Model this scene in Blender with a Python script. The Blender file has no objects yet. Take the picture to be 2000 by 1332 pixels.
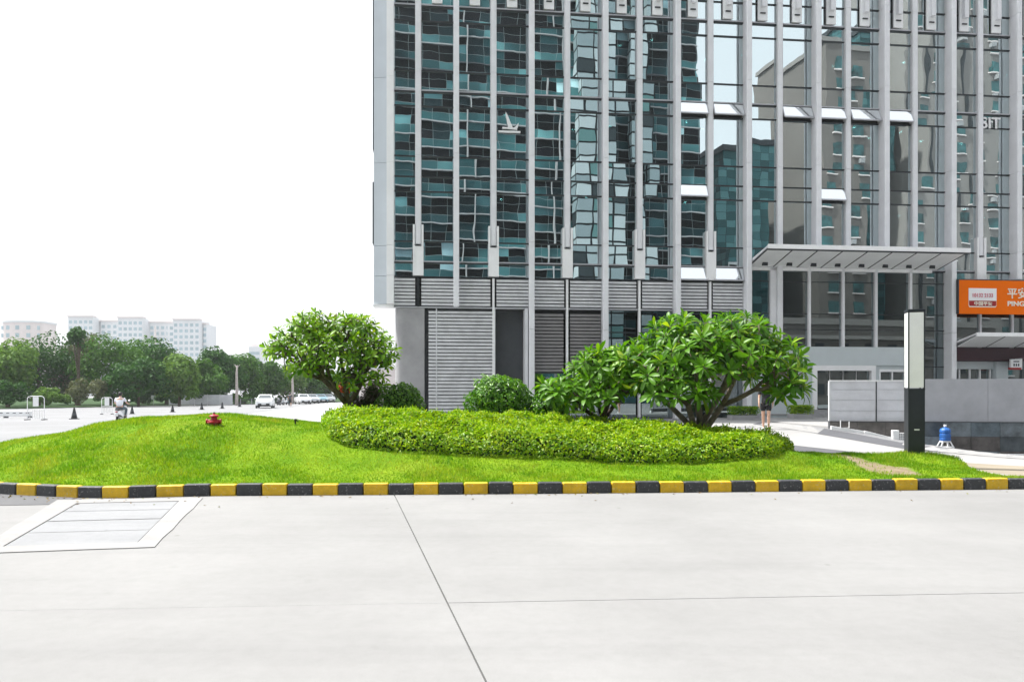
import bpy, bmesh, math, random
import numpy as np
from mathutils import Vector, Matrix, Euler

random.seed(7)
RNG = np.random.default_rng(7)
SC = bpy.context.scene
COL = SC.collection
R = math.radians

# ------------------------------------------------------------------ camera, sky, sun, exposure
CAMZ = 1.6
FPX = 1444.0            # focal length in pixels of the 2000 px wide photograph (26 mm on 36 mm)
HZ = 768.0              # pixel row of the horizon
cam = bpy.data.cameras.new('camera')
cam.lens = 36.0 * FPX / 2000.0
cam.sensor_width = 36.0
cam.shift_y = (HZ - 666.0) / 2000.0
cam.clip_start = 0.05
cam.clip_end = 6000
camo = bpy.data.objects.new('camera', cam)
COL.objects.link(camo)
camo.location = (0, 0, CAMZ)
camo.rotation_euler = (R(90), 0, 0)
SC.camera = camo

SUN_EL = R(60)
SUN_AZ = R(20)          # from -X towards +Y
SUN = Vector((-math.cos(SUN_AZ) * math.cos(SUN_EL), math.sin(SUN_AZ) * math.cos(SUN_EL), math.sin(SUN_EL)))

world = bpy.data.worlds.new('World')
SC.world = world
world.use_nodes = True
wn = world.node_tree
wn.nodes.clear()
sky = wn.nodes.new('ShaderNodeTexSky')
sky.sky_type = 'NISHITA'
sky.sun_disc = False
sky.sun_elevation = SUN_EL
sky.sun_rotation = math.atan2(SUN.x, SUN.y)
sky.air_density = 1.0
sky.dust_density = 6.0
sky.ozone_density = 1.0
hsv = wn.nodes.new('ShaderNodeHueSaturation')
hsv.inputs['Saturation'].default_value = 0.22
bg = wn.nodes.new('ShaderNodeBackground')
bg.inputs['Strength'].default_value = 0.15
wo = wn.nodes.new('ShaderNodeOutputWorld')
veil = wn.nodes.new('ShaderNodeMix')          # thin even cloud veil over the whole sky
veil.data_type = 'RGBA'
veil.inputs[0].default_value = 0.6
veil.inputs[7].default_value = (4.9, 5.02, 5.2, 1)
wn.links.new(sky.outputs[0], hsv.inputs['Color'])
wn.links.new(hsv.outputs[0], veil.inputs[6])
wn.links.new(veil.outputs[2], bg.inputs[0])
wn.links.new(bg.outputs[0], wo.inputs[0])

sl = bpy.data.lights.new('sun', 'SUN')
sl.energy = 4.1
sl.angle = R(1.2)
sl.color = (1.0, 0.96, 0.9)
slo = bpy.data.objects.new('sun', sl)
COL.objects.link(slo)
slo.rotation_euler = SUN.to_track_quat('Z', 'Y').to_euler()

SC.view_settings.view_transform = 'Standard'
SC.view_settings.look = 'None'
SC.view_settings.exposure = 1.0
SC.view_settings.gamma = 1.0
SC.view_settings.use_curve_mapping = False
SC.render.engine = 'CYCLES'
SC.cycles.use_denoising = True
SC.cycles.max_bounces = 6
SC.cycles.diffuse_bounces = 3
SC.cycles.glossy_bounces = 3
SC.cycles.transparent_max_bounces = 12
SC.cycles.volume_bounces = 1
SC.cycles.caustics_reflective = False
SC.cycles.caustics_refractive = False


# ------------------------------------------------------------------ materials
def new_mat(name):
    m = bpy.data.materials.new(name)
    m.use_nodes = True
    nt = m.node_tree
    b = nt.nodes['Principled BSDF']
    return m, nt, b


def N(nt, t, **kw):
    n = nt.nodes.new(t)
    for k, v in kw.items():
        if k in n.inputs:
            n.inputs[k].default_value = v
        else:
            setattr(n, k, v)
    return n


def ramp(nt, stops, fac=None, interp='LINEAR'):
    r = nt.nodes.new('ShaderNodeValToRGB')
    r.color_ramp.interpolation = interp
    el = r.color_ramp.elements
    while len(el) < len(stops):
        el.new(0.5)
    for e, (p, c) in zip(el, stops):
        e.position = p
        e.color = (*c, 1) if len(c) == 3 else c
    if fac is not None:
        nt.links.new(fac, r.inputs[0])
    return r


def noise(nt, scale, detail=4, rough=0.6, vec=None, coord='Object'):
    tc = nt.nodes.new('ShaderNodeTexCoord')
    n = nt.nodes.new('ShaderNodeTexNoise')
    n.inputs['Scale'].default_value = scale
    n.inputs['Detail'].default_value = detail
    n.inputs['Roughness'].default_value = rough
    nt.links.new(vec if vec is not None else tc.outputs[coord], n.inputs['Vector'])
    return n


def worldpos(nt):
    return nt.nodes.new('ShaderNodeNewGeometry').outputs['Position']


def mix(nt, fac, a, b, mode='MIX'):
    m = nt.nodes.new('ShaderNodeMix')
    m.data_type = 'RGBA'
    m.blend_type = mode
    for sock, v in ((m.inputs[0], fac), (m.inputs[6], a), (m.inputs[7], b)):
        if isinstance(v, bpy.types.NodeSocket):
            nt.links.new(v, sock)
        elif isinstance(v, (int, float)):
            sock.default_value = v
        else:
            sock.default_value = (*v, 1) if len(v) == 3 else v
    return m.outputs[2]


def bump(nt, b, height, strength=0.2, dist=0.02):
    bp = nt.nodes.new('ShaderNodeBump')
    bp.inputs['Strength'].default_value = strength
    bp.inputs['Distance'].default_value = dist
    nt.links.new(height, bp.inputs['Height'])
    nt.links.new(bp.outputs[0], b.inputs['Normal'])


MATS = {}


def flat(name, col, rough=0.6, metal=0.0, var=0.06, scale=3.0, spec=0.4, bumps=0.0, bscale=60):
    """plain painted or plastic surface with a slight uneven tone"""
    if name in MATS:
        return MATS[name]
    m, nt, b = new_mat(name)
    nz = noise(nt, scale, 5, 0.65, worldpos(nt))
    lo = tuple(max(0, c * (1 - var * 1.6)) for c in col)
    hi = tuple(min(1, c * (1 + var)) for c in col)
    rp = ramp(nt, [(0.3, lo), (0.7, hi)], nz.outputs[0])
    nt.links.new(rp.outputs[0], b.inputs['Base Color'])
    b.inputs['Roughness'].default_value = rough
    b.inputs['Metallic'].default_value = metal
    b.inputs['Specular IOR Level'].default_value = spec
    if bumps:
        n2 = noise(nt, bscale, 3, 0.6, worldpos(nt))
        bump(nt, b, n2.outputs[0], bumps, 0.01)
    MATS[name] = m
    return m


def concrete(name, col, spots=0.5, scale=1.0):
    m, nt, b = new_mat(name)
    wp = worldpos(nt)
    n1 = noise(nt, 0.35 * scale, 6, 0.62, wp)
    n2 = noise(nt, 9 * scale, 5, 0.7, wp)
    n3 = noise(nt, 120, 2, 0.5, wp)
    c1 = ramp(nt, [(0.32, tuple(c * 0.86 for c in col)), (0.68, tuple(min(1, c * 1.06) for c in col))], n1.outputs[0])
    c2 = ramp(nt, [(0.25, (0.86, 0.86, 0.86)), (0.6, (1, 1, 1))], n2.outputs[0])
    cc = mix(nt, spots, c1.outputs[0], c2.outputs[0], 'MULTIPLY')
    c3 = ramp(nt, [(0.3, (0.88, 0.88, 0.88)), (0.65, (1, 1, 1))], n3.outputs[0])
    cc = mix(nt, 0.6, cc, c3.outputs[0], 'MULTIPLY')
    # sparse dark scuffs with shapes of their own
    vo = nt.nodes.new('ShaderNodeTexVoronoi')
    vo.inputs['Scale'].default_value = 0.9
    nt.links.new(wp, vo.inputs['Vector'])
    sp = ramp(nt, [(0.018, (0.6, 0.59, 0.57)), (0.034, (1, 1, 1))], vo.outputs['Distance'])
    cc = mix(nt, 0.7, cc, sp.outputs[0], 'MULTIPLY')
    mp = nt.nodes.new('ShaderNodeMapping')
    mp.inputs['Rotation'].default_value = (0, 0, R(-3.5))
    mp.inputs['Scale'].default_value = (0.10, 1.7, 1)
    nt.links.new(wp, mp.inputs[0])
    n4 = noise(nt, 1.0, 5, 0.6, mp.outputs[0])
    tm = ramp(nt, [(0.52, (1, 1, 1)), (0.70, (0.86, 0.86, 0.865))], n4.outputs[0])
    cc = mix(nt, 0.55, cc, tm.outputs[0], 'MULTIPLY')
    n5 = noise(nt, 2.1, 6, 0.75, wp)
    st_ = ramp(nt, [(0.60, (1, 1, 1)), (0.74, (0.84, 0.835, 0.82))], n5.outputs[0])
    cc = mix(nt, 0.5, cc, st_.outputs[0], 'MULTIPLY')
    nt.links.new(cc, b.inputs['Base Color'])
    b.inputs['Roughness'].default_value = 0.85
    b.inputs['Specular IOR Level'].default_value = 0.25
    bump(nt, b, n3.outputs[0], 0.25, 0.004)
    return m


def leaf_mat(name, stops, trans=0.35, rough=0.45, spec=0.35, clump=0.0, clump_scale=1.0, clump_cols=None, dry=None):
    """leaves: colour varies leaf by leaf; part of the light passes through"""
    m, nt, b = new_mat(name)
    g = nt.nodes.new('ShaderNodeNewGeometry')
    rp = ramp(nt, stops, g.outputs['Random Per Island'])
    c = rp.outputs[0]
    if clump:
        nz = noise(nt, clump_scale, 3, 0.6, g.outputs['Position'])
        cr = ramp(nt, [(0.35, clump_cols[0]), (0.65, clump_cols[1])], nz.outputs[0])
        c = mix(nt, clump, c, cr.outputs[0], 'MULTIPLY')
    if dry:
        nd = noise(nt, 0.75, 5, 0.7, g.outputs['Position'])
        fd = ramp(nt, [(0.50, (0, 0, 0)), (0.72, (0.5, 0.5, 0.5))], nd.outputs[0])
        c = mix(nt, fd.outputs[0], c, dry)
    nt.links.new(c, b.inputs['Base Color'])
    b.inputs['Roughness'].default_value = rough
    b.inputs['Specular IOR Level'].default_value = spec
    tr = nt.nodes.new('ShaderNodeBsdfTranslucent')
    tc = mix(nt, 1.0, c, (1.25, 1.2, 0.6), 'MULTIPLY')
    nt.links.new(tc, tr.inputs[0])
    ms = nt.nodes.new('ShaderNodeMixShader')
    ms.inputs[0].default_value = trans
    nt.links.new(b.outputs[0], ms.inputs[1])
    nt.links.new(tr.outputs[0], ms.inputs[2])
    nt.links.new(ms.outputs[0], nt.nodes['Material Output'].inputs[0])
    return m


def glass_mat(name, tint, refl, refl_col, warp=0.05, wscale=0.9, diffuse=None):
    """coated curtain-wall glass: mirrors the street, lets a little of the room through"""
    m, nt, b = new_mat(name)
    nt.nodes.remove(b)
    wp = worldpos(nt)
    mp = nt.nodes.new('ShaderNodeMapping')
    mp.inputs['Scale'].default_value = (1.0, 1.0, 0.55)
    nt.links.new(wp, mp.inputs[0])
    nz = noise(nt, wscale, 2, 0.5, mp.outputs[0])
    bp = nt.nodes.new('ShaderNodeBump')
    bp.inputs['Strength'].default_value = 1.0
    bp.inputs['Distance'].default_value = warp
    nt.links.new(nz.outputs[0], bp.inputs['Height'])
    gl = nt.nodes.new('ShaderNodeBsdfGlossy')
    gl.inputs['Color'].default_value = (*refl_col, 1)
    gl.inputs['Roughness'].default_value = 0.0
    nt.links.new(bp.outputs[0], gl.inputs['Normal'])
    if diffuse:
        tr = nt.nodes.new('ShaderNodeBsdfDiffuse')
        tr.inputs['Color'].default_value = (*diffuse, 1)
    else:
        tr = nt.nodes.new('ShaderNodeBsdfTransparent')
        tr.inputs['Color'].default_value = (*tint, 1)
    lw = nt.nodes.new('ShaderNodeLayerWeight')
    lw.inputs['Blend'].default_value = 0.25
    ma = nt.nodes.new('ShaderNodeMapRange')
    ma.inputs['To Min'].default_value = refl
    ma.inputs['To Max'].default_value = 1.0
    nt.links.new(lw.outputs['Fresnel'], ma.inputs[0])
    ms = nt.nodes.new('ShaderNodeMixShader')
    nt.links.new(ma.outputs[0], ms.inputs[0])
    nt.links.new(tr.outputs[0], ms.inputs[1])
    nt.links.new(gl.outputs[0], ms.inputs[2])
    nt.links.new(ms.outputs[0], nt.nodes['Material Output'].inputs[0])
    return m


def emis(name, col, s):
    if name in MATS:
        return MATS[name]
    m, nt, b = new_mat(name)
    b.inputs['Base Color'].default_value = (*col, 1)
    b.inputs['Emission Color'].default_value = (*col, 1)
    b.inputs['Emission Strength'].default_value = s
    MATS[name] = m
    return m


M_PAVE = concrete('forecourt_concrete', (0.242, 0.2435, 0.244))
M_ROAD = concrete('road_concrete', (0.225, 0.23, 0.24), 0.4, 0.6)
M_PALE = concrete('pale_concrete', (0.33, 0.33, 0.33), 0.4)
M_SURR = concrete('cover_surround', (0.285, 0.285, 0.285), 0.7)
M_STRIP = concrete('dark_grey_strip', (0.12, 0.123, 0.13), 0.6)
M_BAND = concrete('grey_band', (0.105, 0.108, 0.12), 0.5)
M_COVER = concrete('cover_concrete', (0.25, 0.258, 0.27), 0.7)
M_SAND = concrete('sandy_screed', (0.28, 0.245, 0.19), 0.6)
M_FIN = flat('aluminium_fin', (0.78, 0.79, 0.82), 0.45, 0.0, 0.05, 1.2)
M_FIN2 = flat('aluminium_bracket', (0.88, 0.89, 0.90), 0.45, 0.0, 0.04, 1.2)
M_CLAD = flat('corner_cladding', (0.58, 0.63, 0.68), 0.4, 0.1, 0.04, 0.8)
M_MULL = flat('dark_mullion', (0.035, 0.04, 0.045), 0.5, 0.2, 0.1, 2)
M_LEDGE = flat('ledge_metal', (0.5, 0.51, 0.54), 0.45, 0.3, 0.05, 1)
M_SLAT = flat('louvre_slat', (0.68, 0.69, 0.71), 0.45, 0.05, 0.10, 2.2)
M_SLATD = flat('brown_grey_slat', (0.27, 0.26, 0.265), 0.5, 0.1, 0.1, 2)
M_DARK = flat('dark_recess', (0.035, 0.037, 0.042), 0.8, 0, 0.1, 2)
M_GREYD = flat('charcoal_panel', (0.07, 0.075, 0.085), 0.6, 0, 0.08, 2)
M_STONE = flat('grey_column_stone', (0.34, 0.34, 0.35), 0.7, 0, 0.12, 0.7)
M_BEAM = flat('grey_blue_beam', (0.56, 0.62, 0.64), 0.5, 0.0, 0.04, 0.8)
M_CANOPY = flat('canopy_panel', (0.80, 0.82, 0.82), 0.5, 0.0, 0.05, 0.8)
M_WHITE = flat('white_paint', (0.84, 0.85, 0.86), 0.5, 0, 0.04, 1.5)
M_HOARD = flat('grey_hoarding', (0.42, 0.43, 0.46), 0.55, 0.1, 0.09, 1.6)
M_HOARDW = flat('pale_hoarding', (0.66, 0.67, 0.71), 0.5, 0.1, 0.08, 1.6)
M_ORANGE = flat('orange_sign', (0.84, 0.155, 0.0), 0.8, 0, 0.03, 1, 0.1)
M_RED = flat('red_paint', (0.34, 0.012, 0.018), 0.4, 0, 0.15, 20)
M_MAROON = flat('maroon_fascia', (0.035, 0.006, 0.014), 0.4, 0, 0.15, 0.6)
M_BLACK = flat('black_plastic', (0.018, 0.019, 0.021), 0.5, 0, 0.2, 10)
M_POST = flat('lamp_post_metal', (0.028, 0.033, 0.042), 0.45, 0.3, 0.12, 2)
M_ACRYL = flat('white_acrylic', (0.84, 0.85, 0.86), 0.35, 0, 0.03, 3)
M_CAR = flat('white_car_paint', (0.78, 0.8, 0.82), 0.25, 0, 0.03, 2, 0.6)
M_CARS = flat('silver_car_paint', (0.42, 0.45, 0.48), 0.3, 0.4, 0.05, 2, 0.6)
M_CARB = flat('blue_car_paint', (0.20, 0.33, 0.40), 0.3, 0.2, 0.05, 2, 0.6)
M_CGLASS = flat('car_glass', (0.04, 0.055, 0.065), 0.08, 0, 0.05, 2, 0.9)
M_TYRE = flat('tyre_rubber', (0.02, 0.02, 0.021), 0.8, 0, 0.15, 20)
M_CHROME = flat('bright_metal', (0.6, 0.61, 0.62), 0.3, 0.8, 0.05, 6)
M_SKIN = flat('skin', (0.58, 0.36, 0.26), 0.55, 0, 0.05, 12)
M_HAIR = flat('dark_hair', (0.012, 0.01, 0.009), 0.5, 0, 0.2, 30)
M_SHIRT = flat('white_shirt', (0.76, 0.78, 0.84), 0.85, 0, 0.06, 14)
M_TROU = flat('grey_trousers', (0.10, 0.13, 0.15), 0.85, 0, 0.12, 14)
M_SHORT = flat('black_shorts', (0.014, 0.015, 0.018), 0.8, 0, 0.2, 14)
M_BLUE = flat('blue_plastic', (0.03, 0.13, 0.42), 0.3, 0, 0.15, 9)
M_BARK = flat('grey_brown_bark', (0.11, 0.085, 0.065), 0.9, 0, 0.35, 9, 0.2, 0.6, 35)
M_BARK2 = flat('pale_frangipani_bark', (0.23, 0.19, 0.15), 0.85, 0, 0.3, 9, 0.2, 0.5, 30)
M_PALEBARK = flat('pale_trunk_bark', (0.42, 0.38, 0.36), 0.9, 0, 0.2, 4)


def kerb_paint(name, col, chip):
    m, nt, b = new_mat(name)
    wp = worldpos(nt)
    n1 = noise(nt, 7, 6, 0.7, wp)
    n2 = noise(nt, 26, 5, 0.7, wp)
    base = ramp(nt, [(0.3, tuple(c * 0.72 for c in col)), (0.62, col)], n1.outputs[0])
    wear = ramp(nt, [(0.60, (0, 0, 0)), (0.64, (1, 1, 1))], n2.outputs[0])
    c = mix(nt, wear.outputs[0], base.outputs[0], chip)
    n6 = noise(nt, 3.2, 6, 0.75, wp)
    gr_ = ramp(nt, [(0.5, (1, 1, 1)), (0.68, (0.62, 0.60, 0.55))], n6.outputs[0])
    c = mix(nt, 0.5, c, gr_.outputs[0], 'MULTIPLY')
    nt.links.new(c, b.inputs['Base Color'])
    b.inputs['Roughness'].default_value = 0.55
    n3 = noise(nt, 60, 3, 0.6, wp)
    bump(nt, b, n3.outputs[0], 0.4, 0.006)
    return m


M_KY = kerb_paint('yellow_kerb_paint', (0.74, 0.46, 0.008), (0.55, 0.46, 0.20))
M_KB = kerb_paint('black_kerb_paint', (0.040, 0.043, 0.048), (0.20, 0.20, 0.20))


def ground_grass_mat():
    m, nt, b = new_mat('lawn_soil')
    wp = worldpos(nt)
    n1 = noise(nt, 0.8, 5, 0.6, wp)
    n2 = noise(nt, 14, 4, 0.7, wp)
    c = ramp(nt, [(0.3, (0.085, 0.20, 0.006)), (0.55, (0.16, 0.27, 0.008)), (0.75, (0.22, 0.29, 0.025))], n1.outputs[0])
    c2 = ramp(nt, [(0.3, (0.6, 0.62, 0.55)), (0.7, (1, 1, 1))], n2.outputs[0])
    cc = mix(nt, 0.8, c.outputs[0], c2.outputs[0], 'MULTIPLY')
    # bare trodden soil: an attribute marks its own outline
    at = nt.nodes.new('ShaderNodeAttribute')
    at.attribute_name = 'bare'
    n3 = noise(nt, 5, 4, 0.7, wp)
    soil = ramp(nt, [(0.3, (0.16, 0.125, 0.08)), (0.7, (0.25, 0.205, 0.14))], n3.outputs[0])
    cc = mix(nt, at.outputs['Fac'], cc, soil.outputs[0])
    nt.links.new(cc, b.inputs['Base Color'])
    b.inputs['Roughness'].default_value = 0.95
    b.inputs['Specular IOR Level'].default_value = 0.1
    bump(nt, b, n2.outputs[0], 0.6, 0.03)
    return m


M_LAWN = ground_grass_mat()
M_BLADE = leaf_mat('grass_blade', [(0, (0.12, 0.26, 0.004)), (0.5, (0.21, 0.36, 0.005)), (0.85, (0.28, 0.39, 0.012)), (1, (0.38, 0.38, 0.06))],
                   0.42, 0.55, 0.2, 0.85, 1.5, ((0.45, 0.74, 0.5), (1.12, 1.04, 1.0)), (0.36, 0.35, 0.07))
M_HEDGE = leaf_mat('golden_hedge_leaf', [(0, (0.09, 0.23, 0.005)), (0.35, (0.21, 0.39, 0.006)), (0.8, (0.34, 0.49, 0.008)), (1, (0.45, 0.54, 0.03))],
                   0.4, 0.4, 0.35, 0.6, 1.3, ((0.72, 0.85, 0.7), (1.08, 1.02, 1.0)))
M_HEDGED = leaf_mat('dark_hedge_leaf', [(0, (0.03, 0.10, 0.006)), (0.5, (0.065, 0.18, 0.008)), (1, (0.14, 0.29, 0.015))], 0.33, 0.35, 0.4)
M_SHRUB = leaf_mat('shrub_leaf', [(0, (0.035, 0.13, 0.006)), (0.5, (0.075, 0.23, 0.008)), (1, (0.17, 0.36, 0.015))], 0.33, 0.35, 0.45)
M_SHRUBB = leaf_mat('brown_shrub_leaf', [(0, (0.02, 0.014, 0.010)), (1, (0.06, 0.045, 0.03))], 0.15, 0.6, 0.2)
M_REDLEAF = leaf_mat('red_shrub_leaf', [(0, (0.38, 0.02, 0.01)), (1, (0.65, 0.09, 0.03))], 0.25, 0.5, 0.2)
M_FRANGI = leaf_mat('frangipani_leaf', [(0, (0.03, 0.11, 0.004)), (0.45, (0.07, 0.205, 0.006)), (0.85, (0.135, 0.31, 0.008)), (1, (0.28, 0.40, 0.02))], 0.38, 0.42, 0.28)
M_FRANGI2 = leaf_mat('broad_tree_leaf', [(0, (0.045, 0.14, 0.004)), (0.45, (0.125, 0.28, 0.008)), (0.85, (0.22, 0.39, 0.010)), (1, (0.34, 0.47, 0.03))], 0.4, 0.42, 0.28)
M_FAR = [leaf_mat('far_foliage_deep', [(0, (0.018, 0.075, 0.014)), (1, (0.05, 0.145, 0.022))], 0.25, 0.6, 0.15),
         leaf_mat('far_foliage_mid', [(0, (0.03, 0.105, 0.014)), (1, (0.085, 0.20, 0.025))], 0.25, 0.6, 0.15),
         leaf_mat('far_foliage_bright', [(0, (0.07, 0.16, 0.025)), (1, (0.15, 0.27, 0.05))], 0.3, 0.6, 0.15),
         leaf_mat('far_foliage_olive', [(0, (0.07, 0.09, 0.045)), (1, (0.14, 0.16, 0.08))], 0.25, 0.6, 0.15)]
M_VERGE = flat('verge_ground_cover', (0.03, 0.065, 0.02), 0.95, 0, 0.35, 0.8, 0.1)
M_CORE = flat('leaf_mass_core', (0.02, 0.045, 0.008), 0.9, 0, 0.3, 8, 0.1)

M_GLASS = glass_mat('curtain_wall_glass', (0.20, 0.34, 0.36), 0.72, (0.86, 0.98, 1.0), 0.0035, 0.6)
M_GLASSV = glass_mat('vent_glass', (0.20, 0.34, 0.36), 0.88, (0.93, 0.98, 1.0), 0.004, 0.5)
M_GLASSL = glass_mat('lobby_glass', (0.20, 0.27, 0.28), 0.33, (0.74, 0.86, 0.88), 0.0025, 0.5)
M_BLIND = flat('teal_roller_blind', (0.16, 0.36, 0.36), 0.8, 0, 0.06, 1)
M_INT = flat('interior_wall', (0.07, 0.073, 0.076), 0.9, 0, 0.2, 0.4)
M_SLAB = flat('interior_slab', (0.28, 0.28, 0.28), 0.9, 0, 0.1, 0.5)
M_TAN = flat('tan_shelving', (0.55, 0.38, 0.22), 0.7, 0, 0.2, 2)


# ------------------------------------------------------------------ object helpers
def link(o, parent=None):
    COL.objects.link(o)
    if parent is not None:
        o.parent = parent
    return o


def tag(o, label=None, cat=None, group=None, kind=None):
    if label:
        o['label'] = label
    if cat:
        o['category'] = cat
    if group:
        o['group'] = group
    if kind:
        o['kind'] = kind
    return o


def thing(name, loc=(0, 0, 0), rz=0.0, label=None, cat=None, group=None, kind=None):
    o = bpy.data.objects.new(name, None)
    o.empty_display_size = 0.2
    link(o)
    o.location = loc
    o.rotation_euler = (0, 0, rz)
    return tag(o, label, cat, group, kind)


def np_mesh(name, verts, faces, smooth=False):
    """verts (n,3); faces (m,k) of one size"""
    verts = np.asarray(verts, np.float32)
    faces = np.asarray(faces, np.int32)
    me = bpy.data.meshes.new(name)
    k = faces.shape[1]
    me.vertices.add(len(verts))
    me.vertices.foreach_set('co', verts.ravel())
    me.loops.add(faces.size)
    me.loops.foreach_set('vertex_index', faces.ravel())
    me.polygons.add(len(faces))
    me.polygons.foreach_set('loop_start', np.arange(0, faces.size, k, dtype=np.int32))
    me.polygons.foreach_set('loop_total', np.full(len(faces), k, np.int32))
    if smooth:
        me.polygons.foreach_set('use_smooth', np.ones(len(faces), bool))
    me.update(calc_edges=True)
    return me


def mobj(name, me, mat, parent=None, loc=None, rot=None):
    if mat is not None and not me.materials:
        me.materials.append(mat)
    o = bpy.data.objects.new(name, me)
    link(o, parent)
    if loc is not None:
        o.location = loc
    if rot is not None:
        o.rotation_euler = rot
    return o


class MB:
    def __init__(self):
        self.v, self.f = [], []

    def add(self, vs, fs):
        k = len(self.v)
        self.v += [tuple(p) for p in vs]
        self.f += [tuple(i + k for i in f) for f in fs]
        return self

    def box(self, x0, x1, y0, y1, z0, z1, mtx=None):
        vs = [Vector(p) for p in ((x0, y0, z0), (x1, y0, z0), (x1, y1, z0), (x0, y1, z0), (x0, y0, z1), (x1, y0, z1), (x1, y1, z1), (x0, y1, z1))]
        if mtx is not None:
            vs = [mtx @ p for p in vs]
        return self.add(vs, [(0, 3, 2, 1), (4, 5, 6, 7), (0, 1, 5, 4), (1, 2, 6, 5), (2, 3, 7, 6), (3, 0, 4, 7)])

    def prism(self, poly, z0, z1):
        """poly counter-clockwise (x,y); z0, z1 numbers or callables of (x,y)"""
        n = len(poly)
        f0 = z0 if callable(z0) else (lambda x, y: z0)
        f1 = z1 if callable(z1) else (lambda x, y: z1)
        vs = [(x, y, f0(x, y)) for x, y in poly] + [(x, y, f1(x, y)) for x, y in poly]
        fs = [tuple(range(n - 1, -1, -1)), tuple(range(n, 2 * n))]
        fs += [(i, (i + 1) % n, n + (i + 1) % n, n + i) for i in range(n)]
        return self.add(vs, fs)

    def side(self, poly, y0, y1):
        """poly in (x,z), extruded along y"""
        n = len(poly)
        vs = [(x, y0, z) for x, z in poly] + [(x, y1, z) for x, z in poly]
        fs = [tuple(range(n)), tuple(range(2 * n - 1, n - 1, -1))]
        fs += [(i, n + i, n + (i + 1) % n, (i + 1) % n) for i in range(n)]
        return self.add(vs, fs)

    def tube(self, pts, rads, n=8, cap=True):
        pts = [Vector(p) for p in pts]
        if not isinstance(rads, (list, tuple)):
            rads = [rads] * len(pts)
        rings = []
        ref = None
        for i, p in enumerate(pts):
            d = (pts[min(i + 1, len(pts) - 1)] - pts[max(i - 1, 0)])
            if d.length < 1e-6:
                d = Vector((0, 0, 1))
            d.normalize()
            if ref is None or abs(ref.dot(d)) > 0.95:
                ref = Vector((0, 0, 1)) if abs(d.z) < 0.9 else Vector((1, 0, 0))
            a = d.cross(ref).normalized()
            b = d.cross(a).normalized()
            ref = a.cross(d).normalized() if False else ref
            rings.append([p + (a * math.cos(2 * math.pi * j / n) + b * math.sin(2 * math.pi * j / n)) * rads[i] for j in range(n)])
        vs = [q for r in rings for q in r]
        fs = []
        for i in range(len(pts) - 1):
            for j in range(n):
                fs.append((i * n + j, (i + 1) * n + j, (i + 1) * n + (j + 1) % n, i * n + (j + 1) % n))
        if cap:
            fs.append(tuple(range(n)))
            fs.append(tuple(range(len(vs) - 1, len(vs) - n - 1, -1)))
        return self.add(vs, fs)

    def lathe(self, prof, n=16, c=(0, 0, 0), axis='z'):
        vs, fs = [], []
        for r, z in prof:
            for j in range(n):
                a = 2 * math.pi * j / n
                p = (r * math.cos(a), r * math.sin(a), z)
                if axis == 'y':
                    p = (p[0], p[2], p[1])
                if axis == 'x':
                    p = (p[2], p[0], p[1])
                vs.append((p[0] + c[0], p[1] + c[1], p[2] + c[2]))
        for i in range(len(prof) - 1):
            for j in range(n):
                fs.append((i * n + j, i * n + (j + 1) % n, (i + 1) * n + (j + 1) % n, (i + 1) * n + j))
        fs.append(tuple(range(n - 1, -1, -1)))
        fs.append(tuple(range(len(vs) - n, len(vs))))
        return self.add(vs, fs)

    def mesh(self, name='m', bevel=0.0, seg=2, smooth=False, fix=True):
        me = bpy.data.meshes.new(name)
        me.from_pydata(self.v, [], self.f)
        if fix or bevel:
            bm = bmesh.new()
            bm.from_mesh(me)
            if fix:
                bmesh.ops.recalc_face_normals(bm, faces=bm.faces[:])
            if bevel:
                bmesh.ops.bevel(bm, geom=bm.edges[:], offset=bevel, segments=seg, affect='EDGES', profile=0.5)
            bm.to_mesh(me)
            bm.free()
        if smooth:
            for p in me.polygons:
                p.use_smooth = True
        me.update()
        return me

    def build(self, name, mat, parent=None, bevel=0.0, smooth=False, loc=None, rot=None, seg=2):
        return mobj(name, self.mesh(name, bevel, seg, smooth), mat, parent, loc, rot)


def copy_tree(o, parent=None):
    c = o.copy()
    COL.objects.link(c)
    c.parent = parent
    for ch in list(o.children):
        copy_tree(ch, c)
    return c


# ------------------------------------------------------------------ pixel -> place
def smooth(t):
    t = np.clip(t, 0, 1)
    return t * t * (3 - 2 * t)


def hgt(X, Y):
    """height of the street and plaza: a gentle rise to the entrance, a ramp dropping to the east"""
    s = smooth((np.asarray(Y, float) - 16.5) / 11.0)
    west = smooth((np.asarray(X, float) + 3.0) / 6.0)
    return -0.03 + s * (0.42 * west - 1.0 * smooth((np.asarray(X, float) - 10.9) / 4.8))


def gp(x, y, z=0.0):
    Y = (CAMZ - z) * FPX / (y - HZ)
    return ((x - 1000) / FPX * Y, Y)


def gph(x, y):
    z = 0.0
    best = None
    for Yd in np.linspace(8, 60, 2601):
        X = (x - 1000) / FPX * Yd
        zr = CAMZ - (y - HZ) / FPX * Yd
        if zr <= float(hgt(X, Yd)):
            return (X, Yd)
    return gp(x, y)


def at(x, y, Y):
    """point at depth Y seen at pixel x, y"""
    return Vector(((x - 1000) / FPX * Y, Y, CAMZ - (y - HZ) / FPX * Y))


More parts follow.
